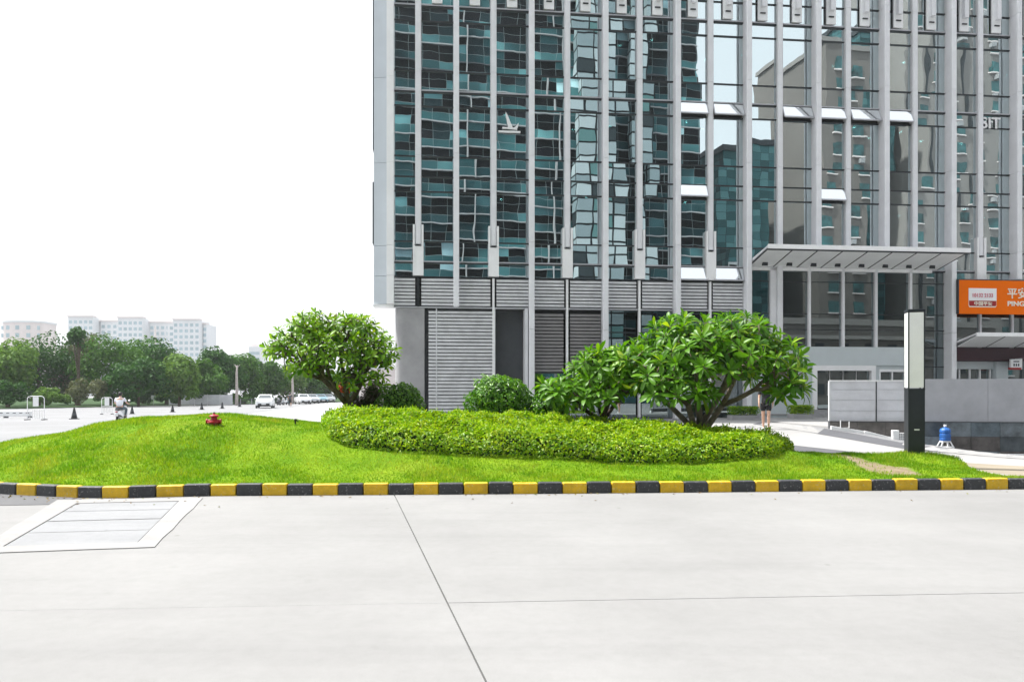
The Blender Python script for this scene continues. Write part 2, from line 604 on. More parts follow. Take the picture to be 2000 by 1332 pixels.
# ------------------------------------------------------------------ the ground
def ground():
    xs = np.unique(np.concatenate([np.array([-3000, -800, -300, -120, -60, -30]), np.arange(-20, 32.1, 1.0), np.array([45, 70, 120, 300, 800, 3000])]))
    ys = np.unique(np.concatenate([np.array([-800, -200, -60, -20]), np.arange(-6, 40.1, 1.0), np.array([50, 70, 110, 200, 500, 1200, 3500])]))
    Xg, Yg = np.meshgrid(xs, ys)
    Z = hgt(Xg, Yg)
    Z = np.where((Xg > 32.5) | (Yg > 40.5), np.minimum(Z, -0.03), Z)
    Z = np.where(Xg > 32.5, -0.03, Z)
    Z = np.where(Yg > 40.5, -0.03, Z)
    V = np.stack([Xg, Yg, Z], -1).reshape(-1, 3)
    nx, ny = len(xs), len(ys)
    idx = np.arange(nx * ny).reshape(ny, nx)
    F = np.stack([idx[:-1, :-1], idx[:-1, 1:], idx[1:, 1:], idx[1:, :-1]], -1).reshape(-1, 4)
    o = mobj('ground', np_mesh('ground', V, F, True), M_ROAD)
    tag(o, kind='structure')


ground()


def drape(name, pts, mat, lift, n=14, kind='structure', across=3):
    """strip between two polylines draped on the ground (pts: list of ((x,y),(x,y)) pairs near/far)"""
    A = np.array([p[0] for p in pts], float)
    B = np.array([p[1] for p in pts], float)
    t = np.linspace(0, len(pts) - 1, n)
    ii = np.arange(len(pts))
    V, F = [], []
    for q in t:
        a = np.array([np.interp(q, ii, A[:, 0]), np.interp(q, ii, A[:, 1])])
        b = np.array([np.interp(q, ii, B[:, 0]), np.interp(q, ii, B[:, 1])])
        for w in np.linspace(0, 1, across):
            p = a + (b - a) * w
            V.append((p[0], p[1], float(hgt(p[0], p[1])) + lift))
    for i in range(n - 1):
        for j in range(across - 1):
            F.append((i * across + j, (i + 1) * across + j, (i + 1) * across + j + 1, i * across + j + 1))
    o = mobj(name, np_mesh(name, V, F, True), mat)
    return tag(o, kind=kind)


# forecourt of cast slabs with real joints
def slabs():
    root = thing('forecourt', (0, 0, 0), kind='structure')
    d = np.array([7.88, 0.49]); d /= np.linalg.norm(d)
    p0 = np.array([-3.77, 5.45])                 # joint across
    e = np.array([-1.6, 7.06]); e /= np.linalg.norm(e)
    q0 = np.array([-0.142, 4.10])                # joint running away

    def isect(rowoff, coloff):
        P = p0 + np.array([0, rowoff])
        Q = q0 + np.array([coloff, 0])
        A = np.array([[d[0], -e[0]], [d[1], -e[1]]])
        s = np.linalg.solve(A, Q - P)
        return P + d * s[0]
    rows = [-14.0, -6.1, 0.0, 6.12]
    cols = [-22.6, -11.3, 0.0, 11.3, 22.6]
    g, gr = 0.0065, 0.0028
    for i in range(3):
        for j in range(4):
            c = [isect(rows[i] + gr, cols[j] + g), isect(rows[i] + gr, cols[j + 1] - g), isect(rows[i + 1] - gr, cols[j + 1] - g), isect(rows[i + 1] - gr, cols[j] + g)]
            mb = MB().prism([tuple(p) for p in c], -0.2, 0.0 - 0.001 * ((i + j) % 2))
            mb.build('slab', M_PAVE, root)
    # recessed duct cover: pale surround, four planks
    s = thing('duct_cover', (0, 0, 0), label='rectangular cover of grey planks in a pale cracked concrete surround, let into the forecourt', cat='duct cover')
    inner = [gp(5, 1068), gp(270, 1060), gp(350, 979), gp(150, 983)]
    outer = [gp(-60, 1082), gp(302, 1069), gp(396, 973), gp(112, 977)]
    mb = MB()
    rng = random.Random(3)
    for k in range(4):
        a, b, c, dd = outer[k], outer[(k + 1) % 4], inner[(k + 1) % 4], inner[k]
        # broken outer edge
        n = 7
        pts = []
        for q in range(n):
            t = q / n
            j = 0.0 if q == 0 else rng.uniform(-0.009, 0.009)
            pts.append((a[0] + (b[0] - a[0]) * t + j, a[1] + (b[1] - a[1]) * t + j))
        sh = 0.0
        poly = pts + [b, c, dd]
        mb2 = MB().prism(poly, -0.05, 0.009)
        mb2.build('surround', M_SURR, s)
    iv = [np.array(p) for p in inner]
    for k in range(4):
        t0, t1 = k / 4 + 0.006, (k + 1) / 4 - 0.006
        u0, u1 = 0.012, 0.988
        def P(u, t):
            a = iv[0] + (iv[1] - iv[0]) * u
            b = iv[3] + (iv[2] - iv[3]) * u
            return tuple(a + (b - a) * t)
        tilt = rng.uniform(-0.004, 0.004)
        MB().prism([P(u0, t0), P(u1, t0), P(u1, t1), P(u0, t1)], -0.05, 0.004 + tilt * 0.5).build('plank', M_COVER, s)


slabs()
o = MB().prism([gp(-150, 990), gp(118, 985), gp(160, 974), gp(0, 957), gp(-150, 945)], -0.05, 0.005).build('grey_strip', M_STRIP)  # darker grey strip on the ground beside the left kerb
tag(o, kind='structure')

# pale pavement beyond the island, left
o = MB().prism([gp(250, 842), gp(760, 842), gp(760, 785), gp(640, 786)], -0.2, -0.02).build('pale_pavement', M_PALE)
tag(o, kind='structure')

# pale paving of the plaza, and darker grey bands draped on the ramp
drape('plaza_paving', [(gph(1330, 868), gph(1330, 816)), (gph(1480, 888), gph(1480, 816)), (gph(1640, 905), gph(1620, 838.5)), (gph(1800, 912), gph(1770, 868)), (gph(2000, 922), gph(2000, 884)), (gph(2300, 950), gph(2300, 900))], M_PALE, 0.006, 34, across=14)
drape('grey_band', [(gph(1470, 829), gph(1480, 826)), (gph(1540, 838), gph(1560, 828.5)), (gph(1620, 852), gph(1625, 840)), (gph(1770, 878), gph(1770, 867)), (gph(2000, 897), gph(2000, 884)), (gph(2250, 915), gph(2250, 898))], M_BAND, 0.012, 30)
drape('grey_band', [(gph(1440, 868), gph(1440, 858)), (gph(1540, 886), gph(1540, 869)), (gph(1640, 897), gph(1640, 880)), (gph(1740, 903), gph(1740, 893))], M_BAND, 0.012, 20)
drape('sandy_strip', [(gph(1800, 915), gph(1800, 903)), (gph(1900, 930), gph(1900, 907)), (gph(2000, 938), gph(2000, 913)), (gph(2300, 960), gph(2300, 930))], M_SAND, 0.03, 20)


# ------------------------------------------------------------------ the planted island
front_px = [(0, 965), (60, 968), (120, 971), (180, 972.5), (240, 972.5), (330, 970), (440, 968), (700, 966.5), (1000, 964.5), (1300, 962), (1600, 959), (2000, 955)]
front = [gp(x, y) for x, y in front_px]
front = [(-14.9, 17.6), (-14.3, 15.6), (-12.6, 13.8), (-10.4, 12.55)] + front + [(12.0, 12.60)]
back = [(12.0, 12.85), (9.0, 12.95), (8.85, 14.1), (9.5, 15.6), (9.7, 16.9), (8.6, 17.5), (6.5, 18.0), (4.5, 20.6), (0, 21.8), (-5, 21.6), (-10, 20.6), (-13.4, 19.4), (-14.6, 18.6)]


def catmull(pts, n=8, closed=False):
    P = [np.array(p, float) for p in pts]
    out = []
    m = len(P)
    for i in range(m if closed else m - 1):
        p0, p1, p2, p3 = (P[(i + k - 1) % m] if closed else P[min(max(i + k - 1, 0), m - 1)] for k in range(4))
        for q in range(n):
            t = q / n
            out.append(0.5 * ((2 * p1) + (-p0 + p2) * t + (2 * p0 - 5 * p1 + 4 * p2 - p3) * t * t + (-p0 + 3 * p1 - 3 * p2 + p3) * t ** 3))
    if not closed:
        out.append(P[-1])
    return np.array(out)


front_c = catmull(front, 8)
back_c = catmull(back, 4)


def resample(P, step):
    seg = np.linalg.norm(np.diff(P, axis=0), axis=1)
    s = np.concatenate([[0], np.cumsum(seg)])
    n = int(s[-1] / step)
    q = np.arange(n + 1) * step
    return np.stack([np.interp(q, s, P[:, 0]), np.interp(q, s, P[:, 1])], -1)


KW, KH, KL = 0.14, 0.175, 0.395


def kerb():
    root = thing('kerb', (0, 0, 0), kind='structure')
    P = resample(front_c, KL)
    meshes = {}
    rng = random.Random(5)
    for v in range(4):
        mb = MB().box(-KL / 2 + 0.002 * (v + 1), KL / 2 - 0.002 * (v + 1), 0, KW, -0.2, KH + (v - 1.5) * 0.004)
        me = mb.mesh('kerb_stone', 0.022, 3)
        for cname, mt in (('y', M_KY), ('b', M_KB)):
            m2 = me.copy()
            m2.materials.append(mt)
            meshes[(v, cname)] = m2
    for i in range(len(P) - 1):
        a, b = P[i], P[i + 1]
        ang = math.atan2(b[1] - a[1], b[0] - a[0])
        me = meshes[(rng.randrange(4), 'y' if i % 2 else 'b')]
        o = bpy.data.objects.new('kerb_stone', me)
        link(o, root)
        mid = (a + b) / 2
        o.location = (mid[0], mid[1], rng.uniform(-0.004, 0.004))
        o.rotation_euler = (rng.uniform(-0.02, 0.02), 0, ang + rng.uniform(-0.008, 0.008))
    # plain grey edging behind
    Q = resample(back_c, 1.0)
    gm = MB().box(-0.49, 0.49, -0.06, 0.06, -0.8, 0.13).mesh('edging_stone', 0.012, 2)
    gm.materials.append(M_STONE)
    for i in range(len(Q) - 1):
        a, b = Q[i], Q[i + 1]
        o = bpy.data.objects.new('edging_stone', gm)
        link(o, root)
        mid = (a + b) / 2
        o.location = (mid[0], mid[1], max(0.0, float(hgt(mid[0], mid[1]))))
        o.rotation_euler = (0, 0, math.atan2(b[1] - a[1], b[0] - a[0]))


kerb()


def litter():
    rng = np.random.default_rng(77)
    n = 150
    k = rng.integers(10, len(front_c) - 6, n)
    P = front_c[k] + rng.normal(size=(n, 2)) * np.array([0.3, 0.05]) + np.array([0, -0.12]) - np.stack([np.zeros(n), rng.exponential(0.35, n) * (rng.random(n) < 0.5)], -1)
    P = np.concatenate([P, np.full((n, 1), 0.012)], 1)
    Nn = np.tile([0, 0, 1.0], (n, 1)) + rng.normal(size=(n, 3)) * 0.25
    V, F = cards(P, Nn, rng.uniform(0.03, 0.07, n), rng.uniform(0.015, 0.03, n), rng)
    o = mobj('fallen_leaves', np_mesh('fallen_leaves', V, F), leaf_mat('dry_leaf', [(0, (0.16, 0.09, 0.03)), (0.6, (0.26, 0.19, 0.06)), (1, (0.16, 0.2, 0.04))], 0.1, 0.7, 0.1))
    tag(o, 'scattered dry fallen leaves in the gutter below the striped kerb', 'leaves', kind='stuff')


def offset_in(P, d):
    T = np.gradient(P, axis=0)
    T /= np.linalg.norm(T, axis=1)[:, None] + 1e-9
    return P + np.stack([-T[:, 1], T[:, 0]], -1) * d


isl = np.concatenate([offset_in(front_c, KW * 0.7), back_c])


def inside(px, py, poly):
    x, y = np.asarray(px), np.asarray(py)
    r = np.zeros(x.shape, bool)
    j = len(poly) - 1
    for i in range(len(poly)):
        xi, yi = poly[i]
        xj, yj = poly[j]
        c = ((yi > y) != (yj > y)) & (x < (xj - xi) * (y - yi) / (yj - yi + 1e-12) + xi)
        r ^= c
        j = i
    return r


def dist_poly(px, py, poly):
    P = np.stack([np.asarray(px, float).ravel(), np.asarray(py, float).ravel()], -1)
    best = np.full(len(P), 1e9)
    for i in range(len(poly)):
        a = poly[i]
        b = poly[(i + 1) % len(poly)]
        ab = b - a
        t = np.clip(((P - a) @ ab) / (ab @ ab + 1e-12), 0, 1)
        q = a + t[:, None] * ab
        best = np.minimum(best, np.hypot(P[:, 0] - q[:, 0], P[:, 1] - q[:, 1]))
    return best.reshape(np.shape(px))


RX = [-15, -12.5, -11.2, -9.7, -8.2, -7.0, -5.6, -4.3, -2, 0, 2, 4, 6, 8, 9.5, 12]
RZ = [0.22, 0.42, 0.54, 0.76, 1.02, 1.12, 0.98, 0.90, 0.86, 0.80, 0.70, 0.58, 0.44, 0.34, 0.28, 0.17]


def vnoise(x, y, s, seed=0):
    """smooth value noise"""
    x = np.asarray(x, float) * s
    y = np.asarray(y, float) * s
    xi, yi = np.floor(x).astype(int), np.floor(y).astype(int)
    fx, fy = smooth(x - xi), smooth(y - yi)

    def h(a, b):
        n = (a * 374761393 + b * 668265263 + seed * 982451653) & 0x7fffffff
        n = ((n ^ (n >> 13)) * 1274126177) & 0x7fffffff
        return (n & 0xffff) / 65535.0
    return (h(xi, yi) * (1 - fx) + h(xi + 1, yi) * fx) * (1 - fy) + (h(xi, yi + 1) * (1 - fx) + h(xi + 1, yi + 1) * fx) * fy


def mound(X, Y):
    d = dist_poly(X, Y, isl)
    d = np.where(inside(X, Y, isl), d, 0.0)
    rz = np.interp(X, RX, RZ)
    z = 0.145 + (rz - 0.145) * smooth(d / 3.9)
    z = z + (vnoise(X, Y, 1.1, 1) - 0.5) * 0.10 * smooth(d / 1.2) + (vnoise(X, Y, 2.7, 2) - 0.5) * 0.05 * smooth(d / 0.5)
    # tussock at the lamp post
    z = z + 0.16 * np.exp(-(((X - 8.85) / 0.75) ** 2 + ((Y - 16.1) / 0.6) ** 2))
    return z


bare_poly = np.array([gp(1600, 897, 0.25), gp(1660, 903, 0.25), gp(1700, 914, 0.25), (gp(1740, 922, 0.22)), gp(1800, 922, 0.22), gp(1745, 905, 0.25), gp(1690, 899, 0.25), gp(1630, 894, 0.25)])


def bare_mask(X, Y):
    d = dist_poly(X, Y, bare_poly)
    ins = inside(X, Y, bare_poly)
    w = np.where(ins, 1.0, 1 - d / 0.12)
    w = w + (vnoise(X, Y, 6, 9) - 0.5) * 0.7
    return np.clip(w, 0, 1)


def lawn():
    xs = np.arange(-15.2, 12.4, 0.16)
    ys = np.arange(11.0, 22.2, 0.16)
    Xg, Yg = np.meshgrid(xs, ys)
    ins = inside(Xg, Yg, isl)
    # keep quads that touch the island, snap the rest of their corners to the outline level
    Z = mound(Xg, Yg)
    dd = dist_poly(Xg, Yg, isl)
    keepv = ins | (dd < 0.10)
    Z = np.where(ins, Z, 0.13)
    idx = np.arange(Xg.size).reshape(Xg.shape)
    q = keepv[:-1, :-1] & keepv[:-1, 1:] & keepv[1:, 1:] & keepv[1:, :-1]
    F = np.stack([idx[:-1, :-1][q], idx[:-1, 1:][q], idx[1:, 1:][q], idx[1:, :-1][q]], -1)
    used = np.unique(F)
    mp = np.zeros(Xg.size, int)
    mp[used] = np.arange(len(used))
    V = np.stack([Xg.ravel(), Yg.ravel(), Z.ravel()], -1)[used]
    me = np_mesh('lawn', V, mp[F], True)
    a = me.attributes.new('bare', 'FLOAT', 'POINT')
    a.data.foreach_set('value', bare_mask(V[:, 0], V[:, 1]).astype(np.float32))
    o = mobj('lawn', me, M_LAWN)
    tag(o, kind='structure')
    # grass blades
    n = 420000
    X = RNG.uniform(-14.6, 11.0, n)
    Y = 11.3 + (RNG.random(n) ** 1.35) * 10.3
    ok = inside(X, Y, isl)
    # blades the lens cannot reach (far slope, outside the picture) are skipped
    ok &= (np.abs(X) < Y * 0.80)
    X, Y = X[ok], Y[ok]
    hp = hedge_poly
    ok = ~inside(X, Y, hp) & (bare_mask(X, Y) < RNG.random(len(X)) * 0.9 + 0.08)
    X, Y = X[ok], Y[ok]
    n = len(X)
    Z = mound(X, Y)
    tall = smooth((vnoise(X, Y, 0.9, 4) - 0.45) / 0.35) * 0.6 + smooth((vnoise(X, Y, 2.4, 5) - 0.5) / 0.3) * 0.5
    tall = tall + 1.2 * np.exp(-(((X - 8.85) / 0.7) ** 2 + ((Y - 16.1) / 0.5) ** 2))
    L = (0.028 + 0.045 * tall) * RNG.uniform(0.6, 1.35, n)
    W = RNG.uniform(0.004, 0.008, n) * 1.3
    th = RNG.uniform(0, 2 * np.pi, n)
    lean = RNG.uniform(0.15, 0.9, n)
    ph = RNG.uniform(0, 2 * np.pi, n)
    bx, by = np.cos(th) * W, np.sin(th) * W
    tx, ty = np.cos(ph) * L * lean, np.sin(ph) * L * lean
    B0 = np.stack([X - bx, Y - by, Z - 0.01], -1)
    B1 = np.stack([X + bx, Y + by, Z - 0.01], -1)
    T = np.stack([X + tx, Y + ty, Z + L * np.sqrt(1 - (lean * 0.75) ** 2)], -1)
    V = np.stack([B0, B1, T], 1).reshape(-1, 3)
    F = np.arange(3 * n).reshape(-1, 3)
    o = mobj('grass', np_mesh('grass', V, F), M_BLADE)
    tag(o, 'short bright green grass covering the mound inside the striped kerb', 'grass', kind='stuff')


def cards(P, Nn, L, W, rng, fold=0.25, along=None):
    """leaf-shaped four-cornered faces; arrays"""
    n = len(P)
    Nn = Nn / (np.linalg.norm(Nn, axis=1)[:, None] + 1e-9)
    r = rng.normal(size=(n, 3)) if along is None else along
    t = r - (r * Nn).sum(1)[:, None] * Nn
    t /= np.linalg.norm(t, axis=1)[:, None] + 1e-9
    b = np.cross(Nn, t)
    L = np.broadcast_to(L, (n,))[:, None]
    W = np.broadcast_to(W, (n,))[:, None]
    v0 = P - t * L * 0.5
    v2 = P + t * L * 0.5 - Nn * L * 0.1
    v1 = P + b * W * 0.5 + t * L * 0.08 + Nn * W * fold
    v3 = P - b * W * 0.5 + t * L * 0.08 + Nn * W * fold
    V = np.stack([v0, v1, v2, v3], 1).reshape(-1, 3)
    i = np.arange(n)[:, None] * 4
    F = np.concatenate([i + np.array([[0, 1, 2]]), i + np.array([[0, 2, 3]])], 0)
    return V, F


litter()
# hedge outline on the mound (front foot from the photograph, rear from the plan)
hz_front = [(640, 850), (658, 864), (700, 876), (800, 886), (900, 891), (1000, 895), (1150, 901), (1300, 905), (1420, 901), (1500, 894), (1528, 880)]


def on_mound(x, y):
    for Yd in np.linspace(11.5, 22, 700):
        X = (x - 1000) / FPX * Yd
        zr = CAMZ - (y - HZ) / FPX * Yd
        if zr <= float(mound(np.array([X]), np.array([Yd]))[0]):
            return (X, Yd)
    return gp(x, y, 0.5)


hf = [on_mound(x, y) for x, y in hz_front]
hedge_poly = catmull(hf + [(6.2, 16.4), (5.6, 17.2), (4.0, 17.0), (2.0, 16.6), (0.0, 16.7), (-2.0, 16.8), (-3.4, 16.7), (-4.1, 16.2)], 4, True)
lawn()


def hedge():
    root = thing('hedge', (0, 0, 0), label='low clipped yellow-green hedge lying across the lawn under the trees', cat='hedge')
    rng = np.random.default_rng(21)
    n = 100000
    X = rng.uniform(hedge_poly[:, 0].min() - .1, hedge_poly[:, 0].max() + .1, n)
    Y = rng.uniform(hedge_poly[:, 1].min() - .1, hedge_poly[:, 1].max() + .1, n)
    ok = inside(X, Y, hedge_poly)
    X, Y = X[ok], Y[ok]
    d = dist_poly(X, Y, hedge_poly)
    n = len(X)
    H = 0.33 + 0.08 * (vnoise(X, Y, 1.2, 11) - 0.5) + 0.20 * (vnoise(X, Y, 3.4, 12) - 0.5)
    prof = np.sqrt(np.clip(1 - (1 - np.clip(d / 0.30, 0, 1)) ** 2, 0, 1))
    zt = H * (0.25 + 0.75 * prof)
    # leaves on the top skin, and down the sides near the rim
    rim = d < 0.28
    drop = np.where(rim, rng.random(n) ** 1.3 * zt * 0.95, rng.random(n) ** 2 * 0.10)
    mz = mound(X, Y)
    Z = mz + zt - drop
    # keep only the skin
    P = np.stack([X, Y, Z], -1)
    e = 0.05
    gx = dist_poly(X + e, Y, hedge_poly) - dist_poly(X - e, Y, hedge_poly)
    gy = dist_poly(X, Y + e, hedge_poly) - dist_poly(X, Y - e, hedge_poly)
    out = np.stack([-gx, -gy, np.zeros(n)], -1) / (2 * e)
    w = np.clip(1 - d / 0.3, 0, 1)[:, None]
    Nn = out * w * 1.1 + np.array([0, 0, 1.0]) * (1.1 - 0.7 * w) + rng.normal(size=(n, 3)) * 0.55
    P += np.stack([out[:, 0], out[:, 1], np.zeros(n)], -1) * (rng.random(n)[:, None] * 0.10 * w)
    L = rng.uniform(0.045, 0.085, n)
    V, F = cards(P, Nn, L, L * 0.55, rng)
    o = mobj('foliage', np_mesh('foliage', V, F), M_HEDGE, root)
    tag(o, kind='stuff')
    # upright shoots breaking the clipped outline
    m = 2600
    k = rng.choice(n, m, replace=False)
    base = np.stack([X[k], Y[k], mz[k] + zt[k]], -1)
    P2 = base + np.stack([rng.normal(size=m) * 0.02, rng.normal(size=m) * 0.02, rng.uniform(0.0, 0.07, m)], -1)
    N2 = rng.normal(size=(m, 3))
    N2[:, 2] *= 0.3
    L2 = rng.uniform(0.05, 0.09, m)
    up = np.tile(np.array([[0, 0, 1.0]]), (m, 1)) + rng.normal(size=(m, 3)) * 0.35
    V, F = cards(P2, N2, L2, L2 * 0.4, rng, along=up)
    o = mobj('shoots', np_mesh('shoots', V, F), M_HEDGE, root)
    tag(o, kind='stuff')
    # twiggy core below the leaves
    xs = np.arange(hedge_poly[:, 0].min(), hedge_poly[:, 0].max(), 0.14)
    ys = np.arange(hedge_poly[:, 1].min(), hedge_poly[:, 1].max(), 0.14)
    Xg, Yg = np.meshgrid(xs, ys)
    ins = inside(Xg, Yg, hedge_poly)
    dg = np.where(ins, dist_poly(Xg, Yg, hedge_poly), 0)
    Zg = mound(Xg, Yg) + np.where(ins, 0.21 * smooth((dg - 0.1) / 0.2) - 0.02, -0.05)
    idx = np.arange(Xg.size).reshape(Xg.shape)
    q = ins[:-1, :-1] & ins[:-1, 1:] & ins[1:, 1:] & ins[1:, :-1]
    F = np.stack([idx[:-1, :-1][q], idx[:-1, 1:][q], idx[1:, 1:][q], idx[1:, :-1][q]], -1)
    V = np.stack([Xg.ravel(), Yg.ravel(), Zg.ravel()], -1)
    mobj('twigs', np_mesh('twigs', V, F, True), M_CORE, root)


hedge()


def ball_shrub(name, c, r, mat, label, n=3800, leaf=0.06, squash=0.9, group=None, seed=1, core=True):
    rng = np.random.default_rng(seed)
    zg = float(mound(np.array([c[0]]), np.array([c[1]]))[0]) if inside(np.array([c[0]]), np.array([c[1]]), isl)[0] else float(hgt(c[0], c[1]))
    root = thing(name, (c[0], c[1], zg), label=label, cat='shrub', group=group)
    zc = c[2] - zg
    D = rng.normal(size=(n, 3))
    D /= np.linalg.norm(D, axis=1)[:, None]
    D = D[D[:, 2] > -0.85]
    n = len(D)
    bumpy = 1 + 0.30 * (vnoise(D[:, 0] * 2 + D[:, 2], D[:, 1] * 2 - D[:, 2], 1.6, seed) - 0.5) + 0.22 * (vnoise(D[:, 0] * 3 + 5, D[:, 2] * 3 + D[:, 1] * 2, 2.4, seed + 3) - 0.5)
    rr = r * bumpy * (1 - rng.random(n) ** 2 * 0.22)
    P = D * rr[:, None] * np.array([1, 1, squash]) + np.array([0, 0, zc])
    Nn = D + rng.normal(size=(n, 3)) * 0.55 + np.array([0, 0, 0.35])
    L = rng.uniform(0.7, 1.3, n) * leaf
    V, F = cards(P, Nn, L, L * 0.55, rng)
    o = mobj('foliage', np_mesh('foliage', V, F), mat, root)
    tag(o, kind='stuff')
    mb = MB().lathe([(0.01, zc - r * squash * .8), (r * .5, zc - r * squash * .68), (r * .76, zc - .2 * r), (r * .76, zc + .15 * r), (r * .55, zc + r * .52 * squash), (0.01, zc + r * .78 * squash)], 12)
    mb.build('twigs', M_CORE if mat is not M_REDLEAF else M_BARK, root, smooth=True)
    MB().tube([(0, 0, -0.1), (0.01, 0.01, zc)], [0.05, 0.03], 7).build('stem', M_BARK, root)
    return root


ball_shrub('round_shrub', at(976, 783, 18.0), 0.77, M_SHRUB, 'large round clipped deep green shrub at the rear of the hedge', 5200, 0.085, 0.78, seed=31)
ball_shrub('shrub', at(1072, 800, 17.8), 0.46, M_SHRUB, 'smaller loose green shrub pressed against the large round shrub', 2600, 0.09, 0.9, seed=32)
ball_shrub('round_shrub', at(782, 786, 19.0), 0.58, M_HEDGED, 'dark green clipped ball shrub beside the grey corner column', 3400, 0.07, 0.85, seed=33)
ball_shrub('brown_shrub', at(712, 796, 19.4), 0.40, M_SHRUBB, 'dark brownish low shrub behind the tree trunk', 2600, 0.05, 0.75, seed=34)
ball_shrub('brown_shrub', at(728, 768, 20.2), 0.26, M_SHRUBB, 'small upright dark shrub between the tree trunk and the ball shrub', 1500, 0.05, 1.2, seed=36)
ball_shrub('red_shrub', at(673, 757, 20.8), 0.17, M_REDLEAF, 'small red-leaved plant showing through the fork of the tree', 700, 0.06, 1.0, seed=35)


# ------------------------------------------------------------------ trees with big leaves in rosettes
def kmeans(P, k, rng):
    c = P[rng.choice(len(P), k, replace=False)]
    for _ in range(8):
        d = ((P[:, None] - c[None]) ** 2).sum(2)
        a = d.argmin(1)
        for j in range(k):
            if (a == j).any():
                c[j] = P[a == j].mean(0)
    return a


def skeleton(base, tips, rng, mb, r_tip=0.014, first=0.42, power=0.39, wob=0.06, n=7, trunk_dir=None):
    def rec(p, idx, depth, dirp):
        r0 = r_tip * (len(idx) ** power)
        if len(idx) == 1:
            t = tips[idx[0]]
            mid = p + (t - p) * 0.5 + rng.normal(size=3) * wob * 0.6 - np.array([0, 0, 0.05 * np.linalg.norm(t - p)])
            mb.tube([p, mid, t], [r_tip * 1.25, r_tip * 1.05, r_tip * 0.8], 5, True)
            return
        k = 2 if len(idx) < 6 else int(rng.choice([2, 3]))
        if depth == 0:
            k = 5
        k = min(k, len(idx))
        a = kmeans(tips[idx], k, rng)
        for j in range(k):
            sub = idx[a == j]
            if len(sub) == 0:
                continue
            cen = tips[sub].mean(0)
            f = first if depth == 0 else 0.46
            q = p + (cen - p) * f + rng.normal(size=3) * wob
            r1 = r_tip * (len(sub) ** power)
            mid = (p + q) / 2 + rng.normal(size=3) * wob * 0.5 - np.array([0, 0, 0.05 * np.linalg.norm(q - p)])
            if len(sub) > 1:
                mb.tube([p, mid, q], [min(r0, r1 * 1.25), r1 * 1.08, r1], n, True)
                rec(q, sub, depth + 1, q - p)
            else:
                rec(p, sub, depth + 1, q - p)
    rec(np.array(base, float), np.arange(len(tips)), 0, None)


def leaf_template(droop, width=0.30, nseg=5):
    """obovate leaf lying along +x, length 1"""
    us = np.linspace(0, 1, nseg + 1)
    hw = width * 0.5 * np.interp(us, [0, 0.15, 0.45, 0.7, 0.9, 1], [0.10, 0.35, 0.85, 1.0, 0.62, 0.0])
    ang = droop * us
    x = np.concatenate([[0], np.cumsum(np.cos(ang[:-1]) / nseg)])
    z = -np.concatenate([[0], np.cumsum(np.sin(ang[:-1]) / nseg)])
    V, F = [], []
    for i in range(nseg):
        V += [(x[i], hw[i], z[i] + hw[i] * 0.30), (x[i], 0, z[i]), (x[i], -hw[i], z[i] + hw[i] * 0.30)]
    V.append((x[-1], 0, z[-1]))
    for i in range(nseg - 1):
        a = i * 3
        for s in (0, 1):
            F.append((a + s, a + s + 1, a + s + 4))
            F.append((a + s, a + s + 4, a + s + 3))
    a = (nseg - 1) * 3
    F += [(a, a + 1, len(V) - 1), (a + 1, a + 2, len(V) - 1)]
    return np.array(V), np.array(F)


